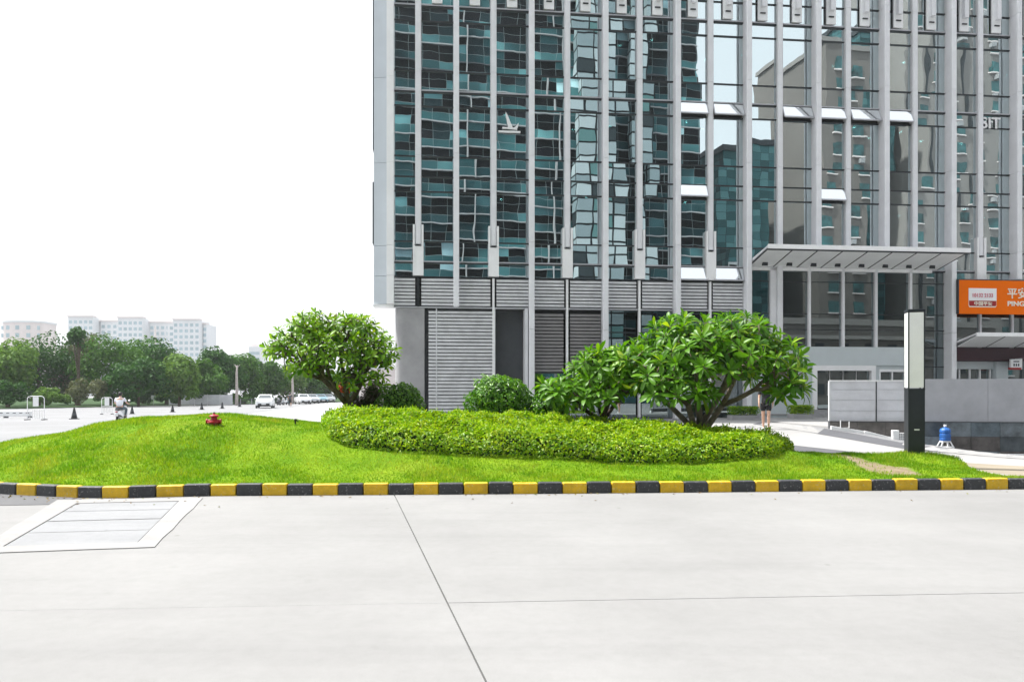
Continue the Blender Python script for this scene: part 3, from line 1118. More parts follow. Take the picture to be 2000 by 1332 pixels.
def rosette_tree(name, base, lobes, ntips, label, mat, bark, leaf_len, per, seed, trunk_top=None, trunk_r=0.11, mind=0.26, r_tip=0.016, up_bias=0.45, width=0.30, extra_tips=()):
    rng = np.random.default_rng(seed)
    base = np.array(base, float)
    tips = []
    tries = 0
    wts = np.array([l[2] for l in lobes], float)
    wts /= wts.sum()
    cen_all = np.array([l[0] for l in lobes], float)
    rad_all = np.array([l[1] for l in lobes], float)
    md = mind
    while len(tips) < ntips and tries < 60000:
        tries += 1
        if tries % 3000 == 0:
            md *= 0.93
        k = rng.choice(len(lobes), p=wts)
        d = rng.normal(size=3)
        d /= np.linalg.norm(d)
        if d[2] < -0.45:
            continue
        rr = 1 - 0.55 * rng.random() ** 2.2
        p = cen_all[k] + d * rad_all[k] * rr
        if all(np.linalg.norm(p - q) > md for q in tips):
            tips.append(p)
    tips = np.array(list(tips) + [np.array(e) for e in extra_tips])
    root = thing(name, tuple(base), label=label, cat='tree')
    mb = MB()
    T = tips - base
    top = np.array(trunk_top, float) - base if trunk_top is not None else np.array([0, 0, 0.05])
    mb.tube([(0, 0, -0.25), (0, 0, 0.0), top * 0.5 + rng.normal(size=3) * 0.02, top], [trunk_r * 1.45, trunk_r * 1.2, trunk_r * 1.02, trunk_r], 10)
    skeleton(top, T, rng, mb, r_tip=r_tip)
    me = mb.mesh('trunk', smooth=True)
    mobj('trunk', me, bark, root)
    # leaves
    temps = [leaf_template(dr, width) for dr in (0.2, 0.5, 0.85, 1.2)]
    tmeshes = []
    for V, F in temps:
        m = np_mesh('leaf', V, F, True)
        m.materials.append(mat)
        tmeshes.append(m)
    ctr = cen_all.mean(0) - base
    mats4, which, score = [], [], []
    for t in T:
        # rosette axis: away from the heart of the nearest lobe, biased upwards
        k = ((t + base - cen_all) ** 2 / rad_all ** 2).sum(1).argmin()
        ax = (t + base - cen_all[k]) / rad_all[k]
        ax = ax / (np.linalg.norm(ax) + 1e-6) * (1 - up_bias) + np.array([0, 0, up_bias]) + rng.normal(size=3) * 0.18
        ax /= np.linalg.norm(ax)
        a = np.cross(ax, [0.3, 0.9, 0.1]); a /= np.linalg.norm(a)
        b = np.cross(ax, a)
        m = int(per * rng.uniform(0.75, 1.25))
        for q in range(m):
            ph = q * 2.399 + rng.uniform(-0.3, 0.3)
            el = np.interp(q / m, [0, 0.5, 1], [-0.08, 0.40, 1.1]) + rng.normal() * 0.16   # outer leaves spread, inner stand up
            d = (a * np.cos(ph) + b * np.sin(ph)) * np.cos(el) + ax * np.sin(el)
            L = leaf_len * rng.uniform(0.7, 1.18) * (0.72 if q > m * 0.75 else 1.0)
            x = d / np.linalg.norm(d)
            z = ax - x * (ax @ x)
            z = z / (np.linalg.norm(z) + 1e-6) + rng.normal(size=3) * 0.25
            y = np.cross(z, x); y /= np.linalg.norm(y)
            z = np.cross(x, y)
            M4 = np.eye(4)
            M4[:3, 0], M4[:3, 1], M4[:3, 2] = x * L, y * L, z * L
            M4[:3, 3] = t - ax * (0.10 * (1 - q / m)) + d * 0.012
            mats4.append(M4)
            which.append(min(3, int(np.interp(q / m, [0, 1], [3.4, 0.6]) + rng.uniform(-0.5, 0.6))) if True else 0)
            w = M4[:3, 3] + base
            score.append(w[1] - 0.8 * abs(d[2]) * 0 + rng.uniform(0, 0.5))
    order = np.argsort(score)
    near = set(order[:300].tolist())
    for i in near:
        o = bpy.data.objects.new('leaf', tmeshes[max(0, which[i])])
        link(o, root)
        o.matrix_basis = Matrix(mats4[i].tolist())
    VV, FF, k = [], [], 0
    for i in range(len(mats4)):
        if i in near:
            continue
        V, F = temps[max(0, which[i])]
        W = V @ mats4[i][:3, :3].T + mats4[i][:3, 3]
        VV.append(W)
        FF.append(F + k)
        k += len(V)
    o = mobj('crown', np_mesh('crown', np.concatenate(VV), np.concatenate(FF), True), mat, root)
    tag(o, kind='stuff')
    return root


def ell(px, py, Y, rx, ry, rz):
    c = at(px, py, Y)
    return (np.array(c), np.array([rx, ry, rz]))


def lobe(px, py, Y, wpx, hpx, ry, w):
    s = Y / FPX
    c, r = ell(px, py, Y, wpx / 2 * s, ry, hpx / 2 * s)
    return (c, r, w)


def mz(x, y):
    return float(mound(np.array([x]), np.array([y]))[0])


tb = at(1362, 800, 16.7)
rosette_tree('frangipani_tree', (tb.x, tb.y, mz(tb.x, tb.y)),
             [lobe(1335, 672, 16.9, 150, 100, 0.9, 1.4), lobe(1440, 672, 16.8, 170, 110, 1.0, 1.6), lobe(1390, 705, 16.3, 240, 110, 1.2, 1.6), lobe(1265, 735, 16.6, 170, 105, 1.1, 1.3), lobe(1510, 715, 16.5, 110, 110, 0.9, 1.1), lobe(1540, 765, 16.0, 60, 60, 0.5, 0.4), lobe(1330, 765, 15.7, 150, 60, 0.5, 0.6)],
             205, 'wide spreading frangipani with pale low-forking stems rising out of the hedge', M_FRANGI, M_BARK2, 0.335, 17, 51,
             trunk_top=(tb.x + 0.02, tb.y, mz(tb.x, tb.y) + 0.22), trunk_r=0.075, mind=0.30, r_tip=0.0155)
tb = at(1178, 800, 16.9)
rosette_tree('frangipani_tree', (tb.x, tb.y, mz(tb.x, tb.y)),
             [lobe(1185, 730, 16.9, 150, 95, 1.0, 1.6), lobe(1240, 710, 17.2, 120, 80, 0.9, 1.2), lobe(1110, 765, 16.7, 110, 70, 0.7, 1.0), lobe(1160, 770, 16.3, 110, 60, 0.5, 0.7)],
             95, 'smaller frangipani with dark thin stems between the round shrub and the wide frangipani', M_FRANGI, M_BARK, 0.325, 16, 52,
             trunk_top=(tb.x, tb.y, mz(tb.x, tb.y) + 0.3), trunk_r=0.06, mind=0.30, r_tip=0.014)
tb = at(686, 800, 19.0)
rosette_tree('broadleaf_tree', (tb.x, tb.y, mz(tb.x, tb.y)),
             [lobe(650, 690, 19.0, 150, 90, 1.2, 1.7), lobe(612, 645, 18.9, 100, 75, 0.8, 1.4), lobe(690, 652, 19.1, 120, 80, 0.9, 1.5), lobe(553, 680, 18.9, 75, 75, 0.6, 0.9), lobe(735, 695, 19.0, 80, 90, 0.8, 1.1), lobe(705, 742, 18.8, 100, 50, 0.7, 0.7), lobe(600, 715, 18.8, 90, 50, 0.7, 0.6)],
             270, 'round-crowned broadleaf tree with a dark forking trunk at the rear of the hedge', M_FRANGI2, M_BARK, 0.215, 11, 53,
             trunk_top=at(681, 792, 19.0), trunk_r=0.105, mind=0.21, r_tip=0.0125, width=0.38)

# ------------------------------------------------------------------ hydrant, bollards, lamp post
hp = on_mound(418, 829)
t = thing('hydrant', (hp[0], hp[1], mz(*hp)), label='dark red fire hydrant cap with side outlets on the grass crest', cat='hydrant')
t.scale = (0.74, 0.74, 0.85)
MB().lathe([(0.10, -0.1), (0.10, 0.02), (0.17, 0.03), (0.18, 0.05), (0.17, 0.075), (0.10, 0.085), (0.085, 0.10), (0.08, 0.17), (0.085, 0.18)], 20).build('body', M_RED, t, smooth=False)
MB().lathe([(0.118, 0.18), (0.128, 0.187), (0.124, 0.207), (0.09, 0.225), (0.05, 0.235), (0.035, 0.24), (0.03, 0.262), (0.02, 0.264)], 20).build('bonnet', M_RED, t)
MB().lathe([(0.022, 0.262), (0.024, 0.268), (0.024, 0.288), (0.018, 0.292)], 6).build('nut', M_BLACK, t)
for sx in (-1, 1):
    MB().lathe([(0.045, 0.0), (0.045, 0.075), (0.058, 0.078), (0.058, 0.112), (0.03, 0.118)], 14, axis='x').build('outlet', M_RED, t, loc=(sx * 0.085, -0.02, 0.075), rot=(0, 0, 0 if sx > 0 else math.pi))

bp_ = on_mound(577, 829)
t = thing('spigot', (bp_[0], bp_[1], mz(*bp_)), label='tiny black water spigot sticking out of the grass near the hedge end', cat='spigot')
MB().lathe([(0.018, -0.05), (0.018, 0.07), (0.03, 0.08), (0.032, 0.11), (0.02, 0.125)], 10).build('stem', M_BLACK, t)
MB().tube([(0, 0, 0.085), (0.05, 0, 0.08), (0.055, 0, 0.06)], 0.012, 8).build('nozzle', M_BLACK, t)

pb = at(643, 800, 20.6)
t = thing('bollard', (pb.x, pb.y, mz(pb.x, pb.y)), label='dark square post standing just beside the broadleaf tree trunk', cat='post')
MB().box(-0.09, 0.09, -0.09, 0.09, -0.1, 0.82).build('post', M_BLACK, t, bevel=0.012)
MB().box(-0.10, 0.10, -0.10, 0.10, 0.82, 0.86).build('cap', M_BLACK, t, bevel=0.01)

lx, ly = at(1786, 893, 16.1).x, 16.1
lz = mz(lx, ly) - 0.12
t = thing('street_lamp', (lx, ly, lz), R(-14), label='square dark grey lamp post with tall white light panels in its upper half', cat='street lamp')
hw = 0.165
zb, zt = 1.52, 3.18
MB().box(-hw, hw, -hw, hw, -0.1, zb).build('post', M_POST, t, bevel=0.006)
for sx in (-1, 1):
    for sy in (-1, 1):
        MB().box(sx * (hw - 0.012) - 0.012, sx * (hw - 0.012) + 0.012, sy * (hw - 0.012) - 0.012, sy * (hw - 0.012) + 0.012, zb, zt).build('edge_bar', M_POST, t)
for k in range(4):
    o = MB().box(-hw + 0.026, hw - 0.026, -0.006, 0.006, zb + 0.02, zt - 0.02).build('light_panel', M_ACRYL, t)
    a = k * math.pi / 2
    o.location = (math.sin(a) * (hw - 0.008), -math.cos(a) * (hw - 0.008), 0)
    o.rotation_euler = (0, 0, a)
MB().box(-hw - 0.006, hw + 0.006, -hw - 0.006, hw + 0.006, zt, zt + 0.05).build('cap', M_POST, t, bevel=0.006)
MB().box(-hw - 0.004, hw + 0.004, -hw - 0.004, hw + 0.004, zb - 0.035, zb).build('collar', M_POST, t)
MB().box(-0.045, 0.055, -hw - 0.004, -hw, 0.62, 0.645).build('sticker', M_WHITE, t)
MB().box(-0.09, 0.09, -hw - 0.004, -hw, 0.18, 0.40).build('access_door', M_POST, t)

# ------------------------------------------------------------------ the office building
BX, BY = -4.79, 34.6
BA = math.atan2(0.1019, 0.9948)
BUILD = thing('office_building', (BX, BY, 0), BA, 'tall office building with grey vertical fins and teal mirrored glass', 'building')


def fs(px, dy=0.0):
    """coordinate along the facade of the pixel column px on the plane dy in front (negative) of the glass"""
    u = (px - 1000) / FPX
    c, s = math.cos(BA), math.sin(BA)
    x0, y0 = BX - s * dy, BY + c * dy
    return (u * y0 - x0) / (c - u * s)


def fz(px, py, dy=0.0):
    s = fs(px, dy)
    Y = BY + math.sin(BA) * s + math.cos(BA) * dy
    return CAMZ + (HZ - py) / FPX * Y


PITCH = 1.763
NB = 21


def sk(k):
    return 0.40 + PITCH * k


ZTOP = 23.8
GZ = 0.43
seams = [4.6, 8.66, 12.70, 16.70, 20.66]


def segs(z0, z1):
    zz = [z0] + [s for s in seams if z0 + 0.3 < s < z1 - 0.3] + [z1]
    return [(a + (0.007 if i else 0), b - (0.007 if i < len(zz) - 2 else 0)) for i, (a, b) in enumerate(zip(zz[:-1], zz[1:]))]


ground_wide = {1: 5.62, 3: GZ - .3, 5: GZ - .3, 7: GZ - .3, 9: GZ - .3, 11: 8.0, 13: 8.0, 15: GZ - .3, 17: 7.3, 19: 7.3, 21: 7.3}
for k in range(NB + 1):
    s = sk(k)
    if k % 2:
        z0 = ground_wide[k]
        mb = MB()
        for a, b in segs(z0, ZTOP):
            # stepped section: web, then a wider nose
            mb.prism([(s - 0.075, 0.10), (s - 0.075, -0.44), (s - 0.13, -0.47), (s - 0.13, -0.60), (s - 0.10, -0.63), (s + 0.10, -0.63), (s + 0.13, -0.60), (s + 0.13, -0.47), (s + 0.075, -0.44), (s + 0.075, 0.10)], a, b)
        mb.build('fin', M_FIN, BUILD)
    else:
        z0 = 8.55 if k not in (10, 12, 14) else (3.92 if k == 10 else 8.0)
        mb = MB()
        for a, b in segs(z0, ZTOP):
            mb.prism([(s - 0.14, 0.10), (s - 0.14, -0.16), (s - 0.09, -0.20), (s + 0.09, -0.20), (s + 0.14, -0.16), (s + 0.14, 0.10)], a, b)
        mb.build('fin', M_FIN, BUILD)
        if z0 == 8.55:
            br = MB().box(s - 0.245, s - 0.155, -0.24, 0.06, 7.09, 9.45)
            br.box(s + 0.155, s + 0.245, -0.24, 0.06, 7.09, 9.45)
            br.box(s - 0.155, s + 0.155, -0.22, 0.06, 7.09, 8.45)
            b_ = br.build('bracket', M_FIN2, BUILD)
            MB().box(s - 0.09, s + 0.09, -0.27, -0.225, 8.47, 8.52).build('dark_tip', M_MULL, b_)  # dark bar painting in the shadow at the fin's lower end
# brackets and fins of the next tier, half a bay aside
for k in range(NB):
    s = sk(k + 0.5)
    br = MB().box(s - 0.245, s + 0.245, -0.14, -0.05, 19.84, 23.78)
    b_ = br.build('bracket', M_FIN2, BUILD)
    MB().box(s - 0.13, s + 0.13, -0.19, -0.145, 20.16, 20.215).build('dark_tip', M_MULL, b_)
    MB().box(s - 0.11, s + 0.11, -0.34, -0.142, 20.45, 23.78).build('fin', M_FIN, BUILD)

# corner cladding
c0, c1, c2 = fs(728, -0.3), fs(755, -0.3), fs(769, -0.5)
zz = [5.72, 7.02, 8.42, 12.25, 16.2, 20.2, ZTOP]
for a, b in zip(zz[:-1], zz[1:]):
    MB().prism([(c0, 0.45), (c0 + 0.04, -0.18), (c1, -0.30), (c1, 0.45)], a + 0.008, b - 0.008).build('corner_panel', M_CLAD, BUILD)
    MB().box(c1 + 0.012, c2, -0.52, 0.45, a + 0.006, b - 0.006).build('corner_post', M_FIN2, BUILD)
MB().box(c0 - 0.02, c0 + 0.10, -0.1, 0.9, 12.9, ZTOP).build('side_window', M_MULL, BUILD)
MB().box(c0 - 0.03, c0 + 0.09, -0.1, 0.9, 8.55, 11.4).build('side_window', M_MULL, BUILD)
MB().box(c0 + 0.02, c2 - 0.02, -0.28, 0.44, 5.60, 5.715).build('soffit', M_WHITE, BUILD)
# flank, roof, rear, so that the block stands as a solid
LEFT = fs(776, 0.4)
RIGHT = sk(NB) + 0.3
MB().box(LEFT, LEFT + 0.3, 0.46, 14, 0.0, ZTOP).build('flank_wall', M_CLAD, BUILD)
MB().box(LEFT, RIGHT, 0.25, 14, ZTOP, ZTOP + 0.6).build('roof', M_SLAB, BUILD)
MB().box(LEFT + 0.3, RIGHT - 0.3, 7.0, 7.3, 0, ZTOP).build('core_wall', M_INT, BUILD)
MB().box(RIGHT - 0.3, RIGHT, 0.46, 14, 0, ZTOP).build('flank_wall', M_CLAD, BUILD)
MB().box(LEFT + 0.3, RIGHT - 0.3, 13.7, 14, 5.72, ZTOP).build('rear_wall', M_CLAD, BUILD)
for z in (5.62, 11.32, 15.32, 19.32):
    MB().box(LEFT + 0.32, RIGHT - 0.32, 0.30, 6.98, z, z + 0.42).build('floor_slab', M_SLAB, BUILD)
# inner columns and lit fittings
for k in range(1, NB, 3):
    s = sk(k) + 0.2
    for z0, z1 in ((6.1, 11.3), (11.75, 15.3), (15.75, 19.3), (19.75, 23.2)):
        MB().box(s - 0.3, s + 0.3, 2.2, 2.8, z0, z1).build('inner_column', M_SLAB, BUILD)
dl = MB().lathe([(0.07, 0), (0.07, 0.05)], 10).mesh('downlight')
dl.materials.append(emis('warm_downlight', (1.0, 0.93, 0.8), 14))
rl = random.Random(9)
for z in (15.26, 19.26, 11.26):
    for k in range(2, NB):
        if rl.random() < 0.55:
            o = bpy.data.objects.new('downlight', dl)
            link(o, BUILD)
            o.location = (sk(k) + rl.uniform(0.3, 1.4), rl.uniform(1.0, 3.2), z)
for k in (7, 8, 10, 11):
    for z in (13.0, 13.45):
        MB().box(sk(k) + 0.2, sk(k + 1) - 0.2, 1.2, 1.6, z, z + 0.22).build('shelf', M_TAN, BUILD)

# transoms and ledges
def bay_edges(k):
    a = c2 + 0.01 if k < 0 else sk(k) + (0.078 if k % 2 else 0.142)
    b = sk(k + 1) - (0.078 if (k + 1) % 2 else 0.142)
    return a, b


for z in (8.70, 11.04, 11.73, 12.69, 15.04, 16.69, 19.03, 20.70):
    MB().box(c2, RIGHT - 0.02, -0.035, 0.04, z - 0.028, z + 0.028).build('transom', M_MULL, BUILD)
for z in (7.73, 15.73, 19.73):
    MB().box(c2, RIGHT - 0.02, -0.075, 0.045, z + 0.004, z + 0.065).build('ledge', M_LEDGE, BUILD)
    MB().box(c2, RIGHT - 0.02, -0.055, 0.043, z - 0.055, z + 0.002).build('transom', M_MULL, BUILD)
MB().box(c2, sk(9), -0.05, 0.05, 7.02, 7.075).build('transom', M_MULL, BUILD)

levels = [7.05, 7.73, 8.70, 11.04, 11.73, 12.69, 15.04, 15.73, 16.69, 19.03, 19.73, 20.70, ZTOP]
vents = {(6, k) for k in (7, 8, 10, 11, 12, 13)} | {(3, 7), (3, 11)} | {(0, 7), (0, 8)}
rp_ = random.Random(17)
pane_cache = {}
for k in range(-1, NB):
    a, b = bay_edges(k)
    for r, (z0, z1) in enumerate(zip(levels[:-1], levels[1:])):
        if 9 <= k <= 14 and z1 < 8.2:
            continue
        if k >= 15 and z1 < 7.2:
            continue
        w, h = (b - a), (z1 - z0 - 0.06)
        key = (round(w, 3), round(h, 3), (r, k) in vents)
        if key not in pane_cache:
            if (r, k) in vents:
                me = MB().box(-w / 2 + 0.02, w / 2 - 0.02, -0.012, 0.012, -h, 0.0).mesh('pane')
                me.materials.append(M_GLASSV)
            else:
                me = MB().box(-w / 2, w / 2, -0.012, 0.012, -h / 2, h / 2).mesh('pane')
                me.materials.append(M_GLASS)
            pane_cache[key] = me
        o = bpy.data.objects.new('pane', pane_cache[key])
        link(o, BUILD)
        if (r, k) in vents:
            o.location = ((a + b) / 2, -0.05, z1 - 0.04)
            tilt = R(-25) if r else R(-17)
            o.rotation_euler = (tilt, 0, 0)
            fr = MB().box(-w / 2, -w / 2 + 0.045, -0.02, 0.03, -h, 0).box(w / 2 - 0.045, w / 2, -0.02, 0.03, -h, 0).box(-w / 2 + 0.045, w / 2 - 0.045, -0.02, 0.03, -h - 0.03, -h + 0.035)
            fo = fr.build('sash', M_LEDGE, o)
        else:
            o.location = ((a + b) / 2, 0.03, (z0 + z1) / 2)
            o.rotation_euler = (R(rp_.uniform(-0.45, 0.45)), 0, R(rp_.uniform(-0.5, 0.5)))
            # a drawn blind behind some of the panes
            if rp_.random() < (0.16 if k < 9 else 0.05) and r not in (0, 1):
                f = rp_.choice((0.45, 1.0, 1.0))
                side = rp_.choice((-1, 1))
                MB().box((a + b) / 2 - (w / 2 - .03 if f == 1.0 else (w / 2 if side < 0 else 0)), (a + b) / 2 + (w / 2 - .03 if f == 1.0 else (0 if side < 0 else w / 2)), 0.14, 0.15, z0 + 0.06 + (h * rp_.choice((0, 0, 0.4))), z1 - 0.06).build('blind', M_BLIND, BUILD)

# louvre band above the ground floor
slat_prof = [(0.0, 0.0), (0.0, 0.085), (0.10, 0.125), (0.10, 0.105)]


def slat_mesh(w):
    mb = MB()
    # front edge at y=-0.05, leaning back upwards
    pr = [(-0.05, 0.0), (-0.05, 0.106), (0.06, 0.145), (0.06, 0.13), (-0.03, 0.094), (-0.03, 0.0)]
    n = len(pr)
    vs = [(-w / 2, y, z) for y, z in pr] + [(w / 2, y, z) for y, z in pr]
    fs_ = [tuple(range(n)), tuple(range(2 * n - 1, n - 1, -1))] + [(i, n + i, n + (i + 1) % n, (i + 1) % n) for i in range(n)]
    return mb.add(vs, fs_).mesh('slat')


scache = {}


def put_slats(s0, s1, z0, z1, pitch, mat, y=0.0, jitter=0.004):
    w = round(s1 - s0, 3)
    if (w, mat.name) not in scache:
        m = slat_mesh(w)
        m.materials.append(mat)
        scache[(w, mat.name)] = m
    n = int((z1 - z0) / pitch)
    for i in range(n):
        o = bpy.data.objects.new('slat', scache[(w, mat.name)])
        link(o, BUILD)
        o.location = ((s0 + s1) / 2, y, z0 + i * pitch + 0.01)
        o.rotation_euler = (rp_.uniform(-0.05, 0.05), rp_.uniform(-jitter, jitter) * 0.5, 0)


for k in range(-1, 9):
    a, b = bay_edges(k)
    if k == -1:
        a = c2
    put_slats(a + 0.005, b - 0.005, 5.70, 7.02, 0.163, M_SLAT, -0.02)
    if k >= 0 and k % 2 == 0:
        s = sk(k)
        MB().box(s - 0.05, s + 0.05, -0.12, 0.08, 5.64 if k < 2 else GZ, 7.02).build('post', M_FIN2 if k else M_MULL, BUILD)
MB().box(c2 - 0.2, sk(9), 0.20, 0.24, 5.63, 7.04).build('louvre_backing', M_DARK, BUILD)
MB().box(c2 - 0.02, sk(9) - 0.08, -0.10, 0.19, 5.59, 5.655).build('beam', M_LEDGE, BUILD)

# grey corner column with a rounded edge
mb = MB()
x0, x1 = fs(771, -0.1), fs(829, -0.1)
pts = [(x1, 1.3), (x0, 1.3), (x0, 0.35)]
for i in range(7):
    a = math.pi + i / 6 * math.pi / 2
    pts.append((x0 + 0.42 + 0.42 * math.cos(a), 0.35 + 0.42 * math.sin(a)))
pts += [(x1, -0.07)]
mb.prism(pts, -0.3, 5.585)
mb.build('corner_column', M_STONE, BUILD)
MB().box(x1 + 0.005, x1 + 0.16, 0.05, 1.3, -0.3, 5.585).build('dark_joint', M_DARK, BUILD)
# louvred screen, dark doorway
sa, sb = x1 + 0.17, fs(967)
MB().box(sa, sb, 0.22, 0.28, -0.1, 5.585).build('louvre_backing', M_GREYD, BUILD)
put_slats(sa + 0.42, sb - 0.12, 0.05, 5.52, 0.165, M_SLAT, 0.02, 0.006)
put_slats(sa + 0.02, sa + 0.36, 0.05, 5.52, 0.165, M_SLAT, 0.02, 0.006)
MB().box(sa + 0.36, sa + 0.42, -0.06, 0.2, 0.0, 5.58).build('post', M_SLAT, BUILD)
MB().box(sb - 0.12, sb, -0.10, 0.2, 0.0, 5.58).build('post', M_FIN2, BUILD)
MB().box(sb + 0.01, sk(3) - 0.30, 0.6, 0.66, -0.1, 5.585).build('doorway_panel', M_GREYD, BUILD)
MB().box(sk(3) - 0.28, sk(3) - 0.14, -0.25, 0.6, -0.1, 5.585).build('door_jamb', M_FIN, BUILD)
# shop bays: slats above, glass below
lob_cache = {}


def big_pane(s0, s1, z0, z1, y=0.05, mat=None, name='pane'):
    o = MB().box(s0, s1, y - 0.012, y + 0.012, z0, z1).build(name, mat or M_GLASSL, BUILD)
    return o


for k in (3, 4):
    a, b = bay_edges(k)
    put_slats(a + 0.02, b - 0.02, 2.62, 5.5, 0.165, M_SLATD, 0.06)
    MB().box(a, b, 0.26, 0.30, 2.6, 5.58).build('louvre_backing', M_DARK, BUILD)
    big_pane(a, b, GZ, 2.54)
    MB().box(a, b, 0.0, 0.1, 2.545, 2.595).build('transom', M_MULL, BUILD)
for k in (5, 6, 7, 8):
    a, b = bay_edges(k)
    for z0, z1 in ((GZ, 2.5), (2.56, 4.5), (4.55, 5.56)):
        big_pane(a, b, z0, z1)
    for z in (2.5, 4.5):
        MB().box(a, b, 0.0, 0.1, z + 0.005, z + 0.05).build('transom', M_MULL, BUILD)
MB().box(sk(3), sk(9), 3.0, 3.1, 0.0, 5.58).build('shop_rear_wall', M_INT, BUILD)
MB().box(c2 - 0.3, RIGHT, 0.7, 6.9, 0.0, GZ + 0.02).build('ground_slab', M_SLAB, BUILD)

# lobby under the canopy
mull = [sk(9) + 0.08, fs(1509), fs(1579.5), fs(1645.5), fs(1709.5), fs(1777), sk(15) - 0.08]
for i, (a, b) in enumerate(zip(mull[:-1], mull[1:])):
    for z0, z1 in ((3.92, 4.72), (4.77, 5.50), (5.55, 7.08), (7.13, 7.98)):
        big_pane(a + 0.05, b - 0.05, z0, z1, 0.06)
for z in (4.745, 5.525, 7.105):
    MB().box(mull[0], mull[-1], 0.03, 0.10, z - 0.022, z + 0.022).build('transom', M_MULL, BUILD)
for i, m in enumerate(mull[1:-1]):
    w = 0.065 if i else 0.16
    MB().box(m - w, m + w, -0.10, 0.12, 3.90, 7.98).build('mullion', M_FIN, BUILD)
MB().box(mull[0], fs(1777) + 0.1, -0.14, 0.3, 2.98, 3.895).build('beam', M_BEAM, BUILD)
# ground-level entrance
d0, d1 = fs(1585), fs(1707)
zs = 0.80
MB().box(mull[0], d0, -0.06, 0.25, GZ, 2.975).build('wall_panel', M_BEAM, BUILD)
frm = MB().box(d0, d0 + 0.22, -0.16, 0.2, zs, 2.975).box(d1 - 0.22, d1, -0.16, 0.2, zs, 2.975).box(d0 + 0.22, d1 - 0.22, -0.16, 0.2, 2.72, 2.975)
frm.build('door_frame', M_FIN2, BUILD)
n = 4
for i in range(n):
    a = d0 + 0.24 + (d1 - d0 - 0.48) * i / n
    b = d0 + 0.24 + (d1 - d0 - 0.48) * (i + 1) / n
    do = MB().box(a + 0.02, b - 0.02, 0.04, 0.065, zs + 0.05, 2.70).build('door', M_GLASSL, BUILD)
    MB().box(a, a + 0.035, 0.02, 0.085, zs + 0.02, 2.71).build('stile', M_CHROME, do)
    MB().tube([(b - 0.12, 0.0, 1.5), (b - 0.12, 0.0, 2.1)], 0.015, 8).build('handle', M_CHROME, do)
w0, w1 = fs(1716), fs(1768)
MB().box(d1, w0, -0.06, 0.25, GZ, 2.975).build('wall_panel', M_BEAM, BUILD)
big_pane(w0 + 0.06, (w0 + w1) / 2 - 0.03, 1.2, 2.66, 0.06)
big_pane((w0 + w1) / 2 + 0.03, w1 - 0.06, 1.2, 2.66, 0.06)
wf = MB().box(w0, w1, -0.08, 0.12, 2.67, 2.80).box(w0, w0 + 0.055, -0.08, 0.12, 1.2, 2.67).box(w1 - 0.055, w1, -0.08, 0.12, 1.2, 2.67).box((w0 + w1) / 2 - 0.025, (w0 + w1) / 2 + 0.025, -0.05, 0.12, 1.2, 2.67)
wf.build('window_frame', M_FIN2, BUILD)
MB().box(w0, w1, -0.06, 0.25, 2.805, 2.975).build('wall_panel', M_BEAM, BUILD)
MB().box(w0, w1, -0.06, 0.25, GZ, 1.195).build('wall_panel', M_BEAM, BUILD)
for i in range(3):
    MB().box(d0 - 0.1, d1 + 0.6, -1.3 + 0.36 * i, 0.6, GZ + 0.123 * i - (0.2 if i == 0 else 0), GZ + 0.123 * (i + 1) - 0.003).build('step', M_STONE, BUILD)
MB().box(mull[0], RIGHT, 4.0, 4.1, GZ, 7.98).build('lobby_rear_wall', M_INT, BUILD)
# curtains inside the entrance
for q in range(9):
    MB().lathe([(0.05, 0), (0.045, 1.7)], 8).build('curtain', M_WHITE, BUILD, loc=(d1 - 0.5 - 0.09 * q, 0.35, zs + 0.1))
# columns O and P zone: dark slot between
a, b = fs(1777) + 0.16, sk(15) - 0.08
for z0, z1, mt in ((GZ, 1.9, M_GLASSL), (1.95, 2.9, M_GLASSL), (2.95, 3.85, M_GLASSL)):
    big_pane(a, b, z0, z1, 0.08, mt)
for z in (1.925, 2.925, 3.87):
    MB().box(a, b, 0.04, 0.12, z - 0.022, z + 0.022).build('transom', M_MULL, BUILD)

# entrance canopy
cs0, cs1 = sk(9) + 0.20, fs(1890, -2.2)
zbk, zfr, dep = 7.80, 8.28, 2.25
can = bpy.data.objects.new('canopy', None)
link(can, BUILD)
nP = 8
for i in range(nP):
    a = cs0 + (cs1 - cs0) * i / nP
    b = cs0 + (cs1 - cs0) * (i + 1) / nP
    g = 0.035
    MB().add([(a + g, -0.05, zbk), (b - g, -0.05, zbk), (b - g, -dep, zfr), (a + g, -dep, zfr), (a + g, -0.05, zbk + .03), (b - g, -0.05, zbk + .03), (b - g, -dep, zfr + .03), (a + g, -dep, zfr + .03)],
             [(0, 1, 2, 3), (7, 6, 5, 4), (0, 4, 5, 1), (1, 5, 6, 2), (2, 6, 7, 3), (3, 7, 4, 0)]).build('soffit_panel', M_CANOPY, can)
    # half-round bracket plate in front of the rear edge
    hb = MB()
    ring = [(0.30 * math.cos(math.pi * q / 8 * 0.5 + 0.0), 0.30 * math.sin(math.pi * q / 8 * 0.5)) for q in range(9)]
    cx = (a + b) / 2 + 0.1
    poly = [(-x, z) for x, z in ring] + [(0, 0)]
    hb.side([(cx + x, zbk - 0.02 + z - 0.02) for x, z in poly], -0.62, -0.60)
    hb.build('bracket', M_MULL, can)
for i in range(nP + 1):
    a = cs0 + (cs1 - cs0) * i / nP
    MB().add([(a - .03, -0.05, zbk - .01), (a + .03, -0.05, zbk - .01), (a + .03, -dep, zfr - .01), (a - .03, -dep, zfr - .01), (a - .03, -0.05, zbk + .02), (a + .03, -0.05, zbk + .02), (a + .03, -dep, zfr + .02), (a - .03, -dep, zfr + .02)],
             [(0, 1, 2, 3), (7, 6, 5, 4), (0, 4, 5, 1), (1, 5, 6, 2), (2, 6, 7, 3), (3, 7, 4, 0)]).build('rib', M_MULL, can)
